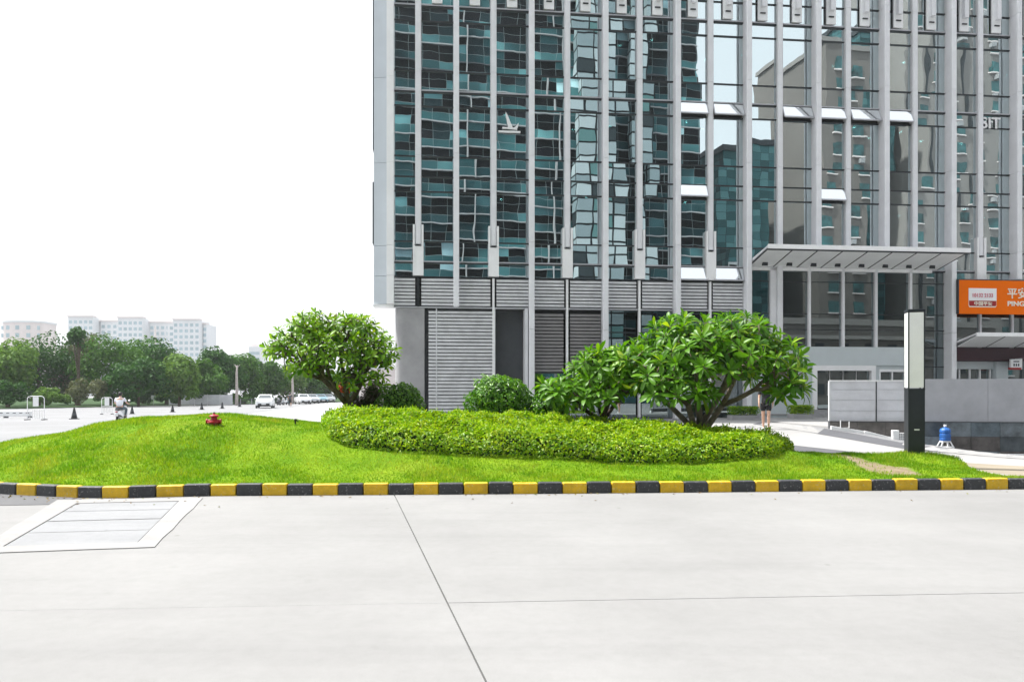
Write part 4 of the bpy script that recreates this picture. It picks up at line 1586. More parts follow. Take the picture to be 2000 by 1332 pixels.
MB().box(cs0 - 0.05, cs1 + 0.05, -dep - 0.10, -dep + 0.005, zfr - 0.03, zfr + 0.17).build('fascia', M_FIN2, can)
MB().box(cs0 - 0.02, cs1 + 0.02, -dep - 0.02, -dep + 0.06, zfr - 0.085, zfr - 0.035).build('gutter', M_MULL, can)
MB().add([(cs0 - .04, 0.0, zbk + .05), (cs1 + .04, 0.0, zbk + .05), (cs1 + .04, -dep, zfr + .05), (cs0 - .04, -dep, zfr + .05), (cs0 - .04, 0.0, zbk + .22), (cs1 + .04, 0.0, zbk + .22), (cs1 + .04, -dep, zfr + .13), (cs0 - .04, -dep, zfr + .13)],
         [(0, 1, 2, 3), (7, 6, 5, 4), (0, 4, 5, 1), (1, 5, 6, 2), (2, 6, 7, 3), (3, 7, 4, 0)]).build('deck', M_FIN, can)
MB().box(cs0 - 0.02, cs1 - 0.3, -0.10, 0.0, zbk - 0.17, zbk - 0.015).build('wall_rail', M_FIN2, can)

# shop end under the orange sign
g0 = sk(15) + 0.14
for i in range(4):
    a = g0 + 1.06 * i * 1.66
    b = a + 1.06 * 1.66 - 0.1
    big_pane(a, b, 4.3, 7.0, 0.06)
    MB().box(b + 0.005, b + 0.095, -0.06, 0.12, 3.9, 7.2).build('mullion', M_FIN, BUILD)
MB().box(g0, RIGHT, -0.55, 0.1, 3.22, 3.86).build('fascia', M_MAROON, BUILD)
s2 = bpy.data.objects.new('shop_canopy', None)
link(s2, BUILD)
za, zc_, dp2 = 3.90, 4.36, 1.9
for i in range(5):
    a = g0 + 0.05 + 1.55 * i
    b = a + 1.5
    MB().add([(a, -0.56, za), (b, -0.56, za), (b, -dp2, zc_), (a, -dp2, zc_), (a, -0.56, za + .03), (b, -0.56, za + .03), (b, -dp2, zc_ + .03), (a, -dp2, zc_ + .03)],
             [(0, 1, 2, 3), (7, 6, 5, 4), (0, 4, 5, 1), (1, 5, 6, 2), (2, 6, 7, 3), (3, 7, 4, 0)]).build('soffit_panel', M_CANOPY, s2)
    MB().add([(b, -0.56, za - .01), (b + .05, -0.56, za - .01), (b + .05, -dp2, zc_ - .01), (b, -dp2, zc_ - .01), (b, -0.56, za + .02), (b + .05, -0.56, za + .02), (b + .05, -dp2, zc_ + .02), (b, -dp2, zc_ + .02)],
             [(0, 1, 2, 3), (7, 6, 5, 4), (0, 4, 5, 1), (1, 5, 6, 2), (2, 6, 7, 3), (3, 7, 4, 0)]).build('rib', M_MULL, s2)
MB().box(g0, RIGHT, -dp2 - 0.08, -dp2 + 0.004, zc_ - 0.03, zc_ + 0.15).build('fascia', M_FIN2, s2)
MB().add([(g0, 0.0, za + .06), (RIGHT, 0.0, za + .06), (RIGHT, -dp2, zc_ + .06), (g0, -dp2, zc_ + .06), (g0, 0.0, za + .16), (RIGHT, 0.0, za + .16), (RIGHT, -dp2, zc_ + .12), (g0, -dp2, zc_ + .12)],
         [(0, 1, 2, 3), (7, 6, 5, 4), (0, 4, 5, 1), (1, 5, 6, 2), (2, 6, 7, 3), (3, 7, 4, 0)]).build('deck', M_FIN, s2)
# shopfront glazing
MB().box(g0, g0 + 2.35, -0.12, 0.1, 2.82, 3.2).build('shopfront_head', M_BEAM, BUILD)
for i in range(4):
    a = g0 + 0.04 + 0.56 * i
    big_pane(a, a + 0.48, GZ, 2.8, 0.05)
    MB().box(a + 0.485, a + 0.555, -0.05, 0.12, GZ, 2.81).build('mullion', M_FIN2, BUILD)
MB().box(g0 + 2.36, g0 + 3.0, -0.3, 0.12, GZ, 3.2).build('pier', M_BEAM, BUILD)
for i in range(3):
    a = g0 + 3.05 + 1.2 * i
    big_pane(a, a + 1.1, GZ, 3.2, 0.05)


# ------------------------------------------------------------------ signs
def text_mesh(body, size, extrude=0.01, bold=0.0):
    cu = bpy.data.curves.new('txt', 'FONT')
    cu.body = body
    cu.size = size
    cu.extrude = extrude
    cu.offset = bold
    o = bpy.data.objects.new('txt', cu)
    COL.objects.link(o)
    dg = bpy.context.evaluated_depsgraph_get()
    me = bpy.data.meshes.new_from_object(o.evaluated_get(dg))
    bpy.data.objects.remove(o)
    bpy.data.curves.remove(cu)
    me.materials.clear()
    return me


def fworld(s, y, z):
    c, n_ = math.cos(BA), math.sin(BA)
    return (BX + c * s - n_ * y, BY + n_ * s + c * y, z)


def text_on(parent, name, body, size, mat, x, z, y, bold=0.0, width=None):
    me = text_mesh(body, size, 0.012, bold)
    me.materials.append(mat)
    o = mobj(name, me, None, parent, (x, y, z), (R(90), 0, 0))
    if width:
        xs = [v.co.x for v in me.vertices]
        k = width / (max(xs) - min(xs))
        o.scale = (k, 1, 1)
        o.location.x = x - min(xs) * k
    return o


M_PINK = flat('pink_print', (0.62, 0.20, 0.24), 0.6, 0, 0.05, 8)
M_CREAM = flat('cream_letter', (0.85, 0.80, 0.68), 0.5, 0, 0.03, 6)
so = fworld(g0 - 0.02, -0.72, 5.53)
sg = thing('shop_sign', so, BA, 'long orange shop sign with white plate logo and white characters above the shop canopy', 'sign')
MB().box(0, 8.4, -0.06, 0.10, 0.0, 1.67).build('board', M_ORANGE, sg, bevel=0.01)
MB().box(-0.03, 8.4, -0.05, 0.12, 1.672, 1.72).build('top_trim', M_MULL, sg)
MB().box(-0.045, -0.003, -0.07, 0.7, 0.0, 1.70).build('side_return', M_MULL, sg)
lx0, lx1, lz0, lz1 = 0.50, 1.98, 0.36, 1.27
MB().side([(lx0, lz0 + 0.30), (lx1, lz0 + 0.30), (lx1, lz1), (lx0, lz1)], -0.085, -0.062).build('logo_plate', M_WHITE, sg)
MB().side([(lx0 + 0.06, lz0 + 0.03), (lx1 - 0.06, lz0 + 0.03), (lx1 - 0.02, lz0 + 0.08), (lx1 - 0.02, lz0 + 0.29), (lx0 + 0.02, lz0 + 0.29), (lx0 + 0.02, lz0 + 0.08)], -0.087, -0.062).build('logo_band', M_RED, sg)
MB().side([(lx0 + 0.05, lz0 - 0.03), (lx1 - 0.05, lz0 - 0.03), (lx1, lz0 + 0.05), (lx1, lz0 + 0.295), (lx0, lz0 + 0.295), (lx0, lz0 + 0.05)], -0.078, -0.060).build('logo_rim', M_CREAM, sg)
text_on(sg, 'logo_text', '10132 2133', 0.27, M_PINK, lx0 + 0.2, 0.83, -0.092, 0.004, 1.08)
text_on(sg, 'logo_text', '中国平安', 0.21, M_CREAM, lx0 + 0.28, lz0 + 0.08, -0.094, 0.004, 0.95)
text_on(sg, 'lettering', '平安银行', 0.56, M_CREAM, 2.55, 0.84, -0.075, 0.0075)
text_on(sg, 'lettering', 'PINGAN', 0.33, M_CREAM, 2.58, 0.42, -0.075, 0.008, 1.5)

ss = fworld(fs(1983, -0.9), -0.9, fz(1983, 722, -0.9))
sg2 = thing('small_sign', ss, BA, 'small white projecting sign with a red base under the maroon fascia', 'sign')
MB().box(-0.27, 0.27, -0.06, 0.06, 0.10, 0.52).build('panel', M_WHITE, sg2, bevel=0.01)
MB().box(-0.34, 0.28, -0.07, 0.07, 0.0, 0.098).build('base', M_RED, sg2, bevel=0.01)
MB().box(0.275, 0.33, -0.05, 0.9, 0.02, 0.56).build('bracket', M_WHITE, sg2)
for i in range(3):
    MB().box(-0.15 + 0.12 * i, -0.08 + 0.12 * i, -0.068, -0.061, 0.17, 0.30).build('mark', M_GREYD, sg2)
MB().box(-0.15, 0.16, -0.068, -0.061, 0.37, 0.43).build('mark', M_GREYD, sg2)

# white bird emblem on the glass; reflected letters built as solid shapes
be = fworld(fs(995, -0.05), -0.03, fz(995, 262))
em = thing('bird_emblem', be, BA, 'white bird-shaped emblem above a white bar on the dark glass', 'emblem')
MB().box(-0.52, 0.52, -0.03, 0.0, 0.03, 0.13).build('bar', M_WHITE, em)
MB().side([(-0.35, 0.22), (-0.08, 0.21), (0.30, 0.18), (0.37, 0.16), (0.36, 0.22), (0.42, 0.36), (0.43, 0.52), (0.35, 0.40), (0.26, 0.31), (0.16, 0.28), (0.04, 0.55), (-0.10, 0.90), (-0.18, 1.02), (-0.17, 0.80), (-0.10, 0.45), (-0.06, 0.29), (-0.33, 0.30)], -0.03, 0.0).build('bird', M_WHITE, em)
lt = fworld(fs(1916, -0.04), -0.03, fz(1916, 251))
le = thing('reflected_letters', lt, BA, 'large pale reflection of the letters SIT, built as shapes on the glass under the ledge', 'lettering')
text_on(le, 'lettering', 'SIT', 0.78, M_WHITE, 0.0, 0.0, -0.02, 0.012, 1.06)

# ------------------------------------------------------------------ raised plaza, retaining wall, hoarding
wa = np.array(gph(1621, 838.5))
wb = wa + np.array([9.0, -1.35])
wd = (wb - wa) / np.linalg.norm(wb - wa)
wn_ = np.array([wd[1], -wd[0]])       # towards the street
wlen = 13.0
wang = math.atan2(wd[1], wd[0])
o = MB().prism([tuple(wa - wn_ * 0.13 + wd * 0.02), tuple(wa - wn_ * 0.13 + wd * wlen), (wa[0] + 14, 42), (wa[0] - 0.3, 42), (wa[0] - 0.1, wa[1] + 3)], -1.5, 0.44).build('upper_plaza', M_PALE)
tag(o, kind='structure')
rw = thing('retaining_wall', (wa[0], wa[1], 0), wang, 'dark slate-clad retaining wall along the ramp', 'wall')
ZW = 0.62
MB().box(0, wlen, 0.02, 0.24, -1.6, ZW).build('core', M_GREYD, rw)
M_SLATES = [flat('slate_tile_%s' % nme, c, 0.45, 0, 0.35, 2.6, 0.5, 0.3, 25) for nme, c in (('blue', (0.12, 0.155, 0.18)), ('grey', (0.16, 0.19, 0.21)), ('brown', (0.11, 0.10, 0.095)), ('dark', (0.075, 0.09, 0.10)))]
rr_ = random.Random(4)
x = 0.0
while x < wlen - 0.2:
    w = 0.9
    for z0 in (-1.3, -0.82, -0.34, 0.14):
        MB().box(x + 0.006, min(x + w, wlen) - 0.006, -0.012 - rr_.uniform(0, 0.006), 0.018, z0 + 0.006, z0 + 0.474).build('slate_tile', rr_.choice(M_SLATES), rw)
    x += w
MB().box(-0.01, wlen, -0.03, 0.26, ZW, ZW + 0.02).build('coping', M_GREYD, rw)
ho = thing('hoarding', (wa[0], wa[1], ZW + 0.022), wang, 'pale metal hoarding panels standing on the slate wall beside the lamp post', 'hoarding')
pw = 1.52
H1 = 1.36
for i in range(2):
    p_ = MB().box(i * pw + 0.03, (i + 1) * pw - 0.012, 0.08, 0.12, 0.02, H1).build('panel', M_HOARDW, ho)
    for z in (0.35, 0.72, 1.08):
        MB().box(i * pw + 0.07, (i + 1) * pw - 0.05, 0.072, 0.0795, z, z + 0.012).build('groove', M_LEDGE, p_)
MB().box(-0.02, 0.025, 0.06, 0.14, 0.0, H1 + 0.03).build('post', M_WHITE, ho)
MB().box(pw - 0.009, pw + 0.027, 0.065, 0.078, 0.0, H1).build('seam', M_MULL, ho)
MB().box(0.028, 2 * pw, 0.06, 0.14, H1 + 0.003, H1 + 0.05).build('top_rail', M_WHITE, ho)
ho2 = thing('hoarding', (wa[0] + wd[0] * 2 * pw, wa[1] + wd[1] * 2 * pw, ZW + 0.022), wang, 'smooth mid-grey hoarding sheets running on behind the lamp post below the orange sign', 'hoarding')
for i in range(5):
    MB().box(i * 2.0 + 0.01, (i + 1) * 2.0 - 0.004, 0.02, 0.06, 0.0, H1 + 0.08).build('sheet', M_HOARD, ho2)
# white kerb at the foot of the wall
fk = thing('wall_kerb', (0, 0, 0), label='thin white kerb at the foot of the slate wall', cat='kerb')
for i in range(12):
    p = wa + wd * (i * 1.05 + 0.5) + wn_ * 0.13
    z = float(hgt(p[0], p[1]))
    p2 = wa + wd * (i * 1.05 + 1.0) + wn_ * 0.13
    z2 = float(hgt(p2[0], p2[1]))
    oo = MB().box(-0.515, 0.515, -0.09, 0.09, -0.2, 0.09).build('stone', M_WHITE, fk, bevel=0.01)
    oo.location = (p[0], p[1], z)
    oo.rotation_euler = (0, math.atan2(z - z2, 0.5), wang)


def on_wall_line(px, off):
    u = (px - 1000) / FPX
    p = wa + wn_ * off
    # p + wd*t with X/Y = u
    t = (u * p[1] - p[0]) / (wd[0] - u * wd[1])
    q = p + wd * t
    return q[0], q[1], float(hgt(q[0], q[1]))


q = on_wall_line(1846, 0.36)
t = thing('wire_stand', q, wang, 'white wire stand carrying a blue jug at the foot of the slate wall', 'stand')
mb = MB()
for i in range(8):
    a = i * math.pi / 4
    mb.tube([(0.30 * math.cos(a), 0.22 * math.sin(a), 0.0), (0.27 * math.cos(a), 0.2 * math.sin(a), 0.18), (0.17 * math.cos(a), 0.14 * math.sin(a), 0.36)], 0.014, 6)
for zz_, sc_ in ((0.01, 0.30), (0.19, 0.265), (0.36, 0.17)):
    mb.tube([(sc_ * math.cos(i * math.pi / 8), sc_ * 0.76 * math.sin(i * math.pi / 8), zz_) for i in range(17)], 0.016, 6)
mb.build('wire_frame', M_WHITE, t)
MB().lathe([(0.16, 0.36), (0.165, 0.385), (0.01, 0.39)], 16).build('tray', M_WHITE, t)
t = thing('water_jug', (q[0], q[1], q[2] + 0.39), 0, 'ribbed blue plastic water jug with a white cap', 'jug')
MB().lathe([(0.15, 0.0), (0.17, 0.02), (0.17, 0.09), (0.158, 0.10), (0.158, 0.12), (0.17, 0.13), (0.17, 0.22), (0.158, 0.23), (0.15, 0.26), (0.17, 0.28), (0.165, 0.36), (0.13, 0.41), (0.06, 0.44), (0.04, 0.45), (0.04, 0.47)], 20).build('bottle', M_BLUE, t, smooth=False)
MB().lathe([(0.045, 0.47), (0.045, 0.53), (0.03, 0.535)], 12).build('cap', M_WHITE, t)
q = on_wall_line(1748, 0.25)
t = thing('white_box', q, wang, 'plain white metal box at the foot of the slate wall behind the lamp post', 'box')
MB().box(-0.1, 0.1, -0.1, 0.08, 0.05, 0.36).build('body', M_WHITE, t, bevel=0.01)
MB().box(-0.085, 0.085, -0.106, -0.1005, 0.065, 0.345).build('door', M_ACRYL, t)
q = on_wall_line(1766, 0.25)
t = thing('wire_crate', q, wang, 'white wire crate at the foot of the slate wall next to the white box', 'crate')
mb = MB()
for i in range(6):
    xx = -0.15 + 0.06 * i
    mb.tube([(xx, -0.1, 0.06), (xx, -0.1, 0.34)], 0.007, 5)
for i in range(6):
    zq = 0.06 + 0.056 * i
    mb.tube([(-0.15, -0.1, zq), (0.15, -0.1, zq), (0.15, 0.08, zq), (-0.15, 0.08, zq), (-0.15, -0.1, zq)], 0.008, 5)
mb.build('wire_frame', M_WHITE, t)
q = on_wall_line(1650, 0.22)
t = thing('wall_bracket', q, wang, 'small white U-shaped metal hoop at the foot of the slate wall', 'bracket')
MB().tube([(-0.14, 0, 0.36), (-0.14, 0, 0.1), (0.14, 0, 0.1), (0.14, 0, 0.32)], 0.018, 8).build('hoop', M_WHITE, t)

# planters by the entrance
pl_i = 0
for px, w, lab in ((1563, 0.95, 'stone planter with a clipped yellow-green hedge beside the entrance steps'), (1452, 1.3, 'stone planter with a clipped green hedge seen under the wide frangipani')):
    s = fs(px, -2.6)
    P = fworld(s, -2.6, 0.44 if px > 1500 else float(hgt(*fworld(s, -2.6, 0)[:2])))
    t = thing('planter', P, BA, lab, 'planter')
    MB().box(-w / 2, w / 2, -0.3, 0.3, -0.2, 0.22).build('trough', M_STONE, t, bevel=0.015)
    rng = np.random.default_rng(70 + pl_i)
    n = 2600
    Pp = np.stack([rng.uniform(-w / 2 - .03, w / 2 + .03, n), rng.uniform(-0.33, 0.33, n), 0.2 + 0.42 * rng.random(n) ** 0.6], -1)
    V, F = cards(Pp, Pp * np.array([1, 2, 1]) + rng.normal(size=(n, 3)) * 0.4 + np.array([0, 0, .4]), 0.07, 0.045, rng)
    f_ = mobj('foliage', np_mesh('foliage', V, F), M_HEDGE if pl_i == 0 else M_FRANGI2, t)
    tag(f_, kind='stuff')
    pl_i += 1
s = fs(1525, -1.2)
P = fworld(s, -1.2, float(hgt(*fworld(s, -1.2, 0)[:2])))
t = thing('low_wall', P, BA, 'low pale grey wall edging the planting before the entrance', 'wall')
MB().box(-2.2, 1.35, -0.12, 0.12, -0.2, 0.52).build('body', M_BEAM, t)
MB().box(-2.25, 1.4, -0.17, 0.17, 0.522, 0.58).build('coping', M_STONE, t)


# ------------------------------------------------------------------ people
def skin_mesh(name, joints, edges, mat, parent, sub=2, root=0):
    me = bpy.data.meshes.new(name)
    me.from_pydata([j[0] for j in joints], edges, [])
    me.materials.append(mat)
    o = bpy.data.objects.new(name, me)
    link(o, parent)
    o.modifiers.new('skin', 'SKIN')
    if not me.skin_vertices:
        bm = bmesh.new()
        bm.from_mesh(me)
        bm.verts.layers.skin.verify()
        bm.to_mesh(me)
        bm.free()
    for i, j in enumerate(joints):
        r = j[1]
        me.skin_vertices[0].data[i].radius = r if isinstance(r, tuple) else (r, r)
        me.skin_vertices[0].data[i].use_root = (i == root)
    md = o.modifiers.new('sub', 'SUBSURF')
    md.levels = sub
    md.render_levels = sub
    # bake so that later checks read real geometry
    dg = bpy.context.evaluated_depsgraph_get()
    m2 = bpy.data.meshes.new_from_object(o.evaluated_get(dg))
    o.modifiers.clear()
    o.data = m2
    if not m2.materials:
        m2.materials.append(mat)
    for p in m2.polygons:
        p.use_smooth = True
    return o


def head_parts(body, c, yaw, hair_long=False):
    """small nose, ears, eyes and hair around a head centred at c; facing +y turned by yaw"""
    M = Matrix.Translation(c) @ Matrix.Rotation(yaw, 4, 'Z')
    h = MB()
    prof = [(0.012, 0.128), (0.06, 0.118), (0.092, 0.085), (0.104, 0.04), (0.104, 0.0), (0.098, -0.05), (0.085, -0.09)]
    n = 16
    vs, fs_ = [], []
    for r, z in prof:
        for j in range(n):
            a = 2 * math.pi * j / n
            # open towards the face
            yy = r * math.sin(a) * 1.15
            zz = z
            if math.sin(a) > 0.25:
                zz = max(z, 0.05 + 0.02 * abs(math.cos(a)))
            vs.append(M @ Vector((r * math.cos(a), yy - 0.008, zz)))
    for i in range(len(prof) - 1):
        for j in range(n):
            fs_.append((i * n + j, i * n + (j + 1) % n, (i + 1) * n + (j + 1) % n, (i + 1) * n + j))
    fs_.append(tuple(range(n)))
    h.add(vs, fs_)
    if hair_long:
        h.lathe([(0.085, 0.02), (0.10, -0.1), (0.095, -0.24), (0.05, -0.30)], 12, c=M @ Vector((0, -0.045, 0)))
    h.build('hair', M_HAIR, body, smooth=True)
    f = MB()
    f.lathe([(0.014, -0.02), (0.016, 0.0), (0.008, 0.03)], 8, c=M @ Vector((0, 0.105, -0.01)))
    for sx in (-1, 1):
        f.lathe([(0.01, -0.03), (0.02, 0.0), (0.012, 0.03)], 8, c=M @ Vector((sx * 0.088, -0.005, -0.005)))
    f.build('face', M_SKIN, body, smooth=True)
    e = MB()
    for sx in (-1, 1):
        e.lathe([(0.004, -0.008), (0.011, 0.0), (0.004, 0.008)], 8, c=M @ Vector((sx * 0.034, 0.092, 0.015)))
    e.build('eyes', M_HAIR, body)


def hand(pts, edges, wrist_i, wpos, d, up, k=1.0):
    """five short fingers from the end of an arm: appended to a joint list"""
    d = Vector(d).normalized()
    up = Vector(up).normalized()
    sd = d.cross(up).normalized()
    palm = Vector(wpos) + d * 0.055 * k
    pts.append((tuple(palm), (0.034 * k, 0.018 * k)))
    edges.append((wrist_i, len(pts) - 1))
    pi = len(pts) - 1
    for i, off in enumerate((-0.03, -0.010, 0.010, 0.03)):
        L = (0.06, 0.075, 0.078, 0.062)[i] * k
        a = palm + sd * off * k + d * 0.035 * k
        b = a + d * L * 0.55 - up * 0.012 * k
        c = b + d * L * 0.4 - up * 0.03 * k
        pts.append((tuple(a), 0.009 * k)); edges.append((pi, len(pts) - 1))
        pts.append((tuple(b), 0.0085 * k)); edges.append((len(pts) - 2, len(pts) - 1))
        pts.append((tuple(c), 0.007 * k)); edges.append((len(pts) - 2, len(pts) - 1))
    a = palm + sd * 0.04 * k - d * 0.01 * k
    b = a + (d * 0.5 + sd * 0.5) * 0.045 * k
    pts.append((tuple(a), 0.01 * k)); edges.append((pi, len(pts) - 1))
    pts.append((tuple(b), 0.008 * k)); edges.append((len(pts) - 2, len(pts) - 1))


def walker(name, loc, rz, label, top_mat, low_mat, shorts=True, long_hair=True, h=1.64):
    k = h / 1.70
    t = thing(name, loc, rz, label, 'person')
    S = lambda *p: tuple(q * k for q in p)
    J = [(S(0, 0, 0.95), 0.13 * k), (S(0, 0, 1.12), (0.125 * k, 0.10 * k)), (S(0, 0, 1.32), (0.15 * k, 0.10 * k)), (S(0, 0, 1.42), 0.06 * k), (S(0, 0.01, 1.49), 0.05 * k), (S(0, 0.02, 1.56), 0.088 * k), (S(0, 0.02, 1.63), 0.085 * k)]
    E = [(0, 1), (1, 2), (2, 3), (3, 4), (4, 5), (5, 6)]
    for sx, fy in ((-1, 0.10), (1, -0.12)):
        i = len(J)
        J += [(S(sx * 0.09, 0, 0.88), 0.088 * k), (S(sx * 0.095, fy * 0.5 + 0.02, 0.50), 0.058 * k), (S(sx * 0.095, fy - 0.01, 0.28), 0.052 * k), (S(sx * 0.09, fy - 0.03, 0.09), 0.034 * k), (S(sx * 0.09, fy - 0.02, 0.035), 0.036 * k), (S(sx * 0.10, fy + 0.12, 0.022), 0.03 * k)]
        E += [(0, i), (i, i + 1), (i + 1, i + 2), (i + 2, i + 3), (i + 3, i + 4), (i + 4, i + 5)]
        i = len(J)
        J += [(S(sx * 0.18, 0, 1.37), 0.052 * k), (S(sx * 0.23, -fy * 0.4, 1.12), 0.040 * k), (S(sx * 0.23, -fy * 0.8 + 0.06, 0.90), 0.027 * k)]
        E += [(2, i), (i, i + 1), (i + 1, i + 2)]
        hand(J, E, len(J) - 1, J[-1][0], (0, 0.1, -1), (sx, 0, 0), k)
    body = skin_mesh('body', J, E, M_SKIN, t)
    # clothing
    Jt = [(S(0, 0, 0.84), (0.175 * k, 0.15 * k)), (S(0, 0, 1.0), (0.165 * k, 0.145 * k)), (S(0, 0, 1.12), (0.145 * k, 0.12 * k)), (S(0, 0, 1.32), (0.168 * k, 0.12 * k)), (S(0, 0, 1.40), (0.11 * k, 0.09 * k))]
    Et = [(0, 1), (1, 2), (2, 3), (3, 4)]
    for sx, fy in ((-1, 0.10), (1, -0.12)):
        i = len(Jt)
        Jt += [(S(sx * 0.19, 0, 1.365), 0.068 * k), (S(sx * 0.225, -fy * 0.25, 1.20), 0.06 * k)]
        Et += [(3, i), (i, i + 1)]
    skin_mesh('shirt', Jt, Et, top_mat, t)
    Jl = [(S(0, 0, 1.0), (0.15 * k, 0.13 * k))]
    El = []
    for sx, fy in ((-1, 0.10), (1, -0.12)):
        i = len(Jl)
        zz_ = 0.62 if shorts else 0.10
        Jl += [(S(sx * 0.092, 0, 0.86), 0.112 * k), (S(sx * 0.10, fy * 0.35 + 0.01, zz_), (0.095 if shorts else 0.06) * k)]
        El += [(0, i), (i, i + 1)]
    skin_mesh('shorts' if shorts else 'trousers', Jl, El, low_mat, t)
    head_parts(body, Vector(S(0, 0.02, 1.595)), 0, long_hair)
    sh = MB()
    for sx, fy in ((-1, 0.10), (1, -0.12)):
        sh.box(*(q * k for q in (sx * 0.095 - 0.045, sx * 0.095 + 0.045, fy - 0.08, fy + 0.16, 0.0, 0.05)))
    sh.build('shoes', M_WHITE, t, bevel=0.01)
    return t


wpos_ = gph(1496, 838)
walker('person', (wpos_[0], wpos_[1], float(hgt(*wpos_))), R(160), 'person in black shorts and a dark top walking behind the frangipani', M_SHORT, M_SHORT, True, True, 1.66)


# ------------------------------------------------------------------ scooter and rider
def scooter(name, loc, rz, label, paint, group=None, detail=True):
    """faces +y"""
    t = thing(name, loc, rz, label, 'scooter', group)
    for y in (-0.62, 0.64):
        w = MB().lathe([(0.18, -0.045), (0.235, -0.03), (0.25, 0.0), (0.235, 0.03), (0.18, 0.045)], 20, c=(0, 0, 0), axis='x').build('wheel', M_TYRE, t, loc=(0, y, 0.25))
        MB().lathe([(0.04, -0.05), (0.17, -0.032), (0.178, 0.0), (0.17, 0.032), (0.04, 0.05)], 14, axis='x').build('rim', M_CHROME, w)
    # tail body, foot board, leg shield
    MB().side([(-0.80, 0.62), (-0.82, 0.74), (-0.45, 0.72), (-0.05, 0.70), (0.02, 0.45), (0.02, 0.30), (-0.30, 0.30), (-0.52, 0.52)], -0.14, 0.14).mesh()
    rb = MB()
    n_ = 5
    prof = [(-0.86, 0.70, 0.02), (-0.80, 0.68, 0.09), (-0.55, 0.63, 0.15), (-0.20, 0.58, 0.16), (0.02, 0.50, 0.13)]
    for (y0, z0, w0_), (y1, z1, w1_) in zip(prof[:-1], prof[1:]):
        b0, b1 = z0 - 0.16 - 0.10 * (y0 + 0.86), z1 - 0.16 - 0.10 * (y1 + 0.86)
        rb.add([(-w0_, y0, b0), (w0_, y0, b0), (w0_ * .8, y0, z0), (-w0_ * .8, y0, z0), (-w1_, y1, b1), (w1_, y1, b1), (w1_ * .8, y1, z1), (-w1_ * .8, y1, z1)],
               [(0, 1, 2, 3), (7, 6, 5, 4), (0, 4, 5, 1), (1, 5, 6, 2), (2, 6, 7, 3), (3, 7, 4, 0)])
    rb.build('body', paint, t)
    MB().box(-0.15, 0.15, -0.02, 0.42, 0.27, 0.32).build('foot_board', M_BLACK, t, bevel=0.015)
    MB().add([(-0.16, 0.40, 0.27), (0.16, 0.40, 0.27), (0.19, 0.46, 0.62), (0.12, 0.42, 0.95), (-0.12, 0.42, 0.95), (-0.19, 0.46, 0.62), (-0.16, 0.46, 0.27), (0.16, 0.46, 0.27), (0.19, 0.53, 0.62), (0.12, 0.47, 0.95), (-0.12, 0.47, 0.95), (-0.19, 0.53, 0.62)],
             [(0, 1, 2, 5), (5, 2, 3, 4), (6, 11, 8, 7), (11, 10, 9, 8), (0, 6, 7, 1), (1, 7, 8, 2), (2, 8, 9, 3), (3, 9, 10, 4), (4, 10, 11, 5), (5, 11, 6, 0)]).build('leg_shield', paint, t)
    MB().box(-0.13, 0.13, -0.70, 0.0, 0.70, 0.79).build('seat', M_BLACK, t, bevel=0.035)
    MB().tube([(0, 0.44, 0.95), (0, 0.52, 0.60), (0, 0.64, 0.25)], 0.03, 8).build('fork', M_BLACK, t)
    MB().side([(-0.02, 0), (0.02, 0), (0.02, 0.1), (-0.02, 0.1)], 0, 0.01).mesh()
    MB().tube([(-0.34, 0.30, 1.02), (-0.14, 0.38, 1.0), (0, 0.42, 0.97), (0.14, 0.38, 1.0), (0.34, 0.30, 1.02)], 0.018, 8).build('handlebar', M_BLACK, t)
    for sx in (-1, 1):
        m = MB().tube([(sx * 0.22, 0.36, 1.02), (sx * 0.30, 0.33, 1.20)], 0.008, 6).build('mirror', M_BLACK, t)
        MB().lathe([(0.05, -0.01), (0.058, 0.0), (0.05, 0.01)], 12, c=(sx * 0.31, 0.33, 1.23), axis='y').build('mirror_glass', M_CHROME, m)
    MB().lathe([(0.05, 0.0), (0.07, 0.02), (0.05, 0.05)], 12, c=(0, 0.50, 0.88), axis='y').build('headlight', M_ACRYL, t)
    MB().box(-0.06, 0.06, -0.87, -0.83, 0.60, 0.66).build('tail_light', M_RED, t)
    MB().box(-0.09, 0.09, -0.885, -0.87, 0.40, 0.53).build('number_plate', M_WHITE, t)
    MB().box(-0.055, 0.055, -0.80, -0.55, 0.50, 0.53).build('fender', M_BLACK, t)
    MB().box(-0.06, 0.06, -0.60, -0.10, 0.18, 0.36).build('engine', M_GREYD, t, bevel=0.02)
    MB().tube([(0.13, -0.25, 0.25), (0.14, -0.80, 0.33)], [0.035, 0.05], 10).build('exhaust', M_CHROME, t)
    return t


rx, ry = gp(237, 826, -0.03)
RZS = R(12)
scooter('scooter', (rx, ry, -0.03), RZS, 'white and dark scooter ridden along the road beyond the mound', M_CAR)


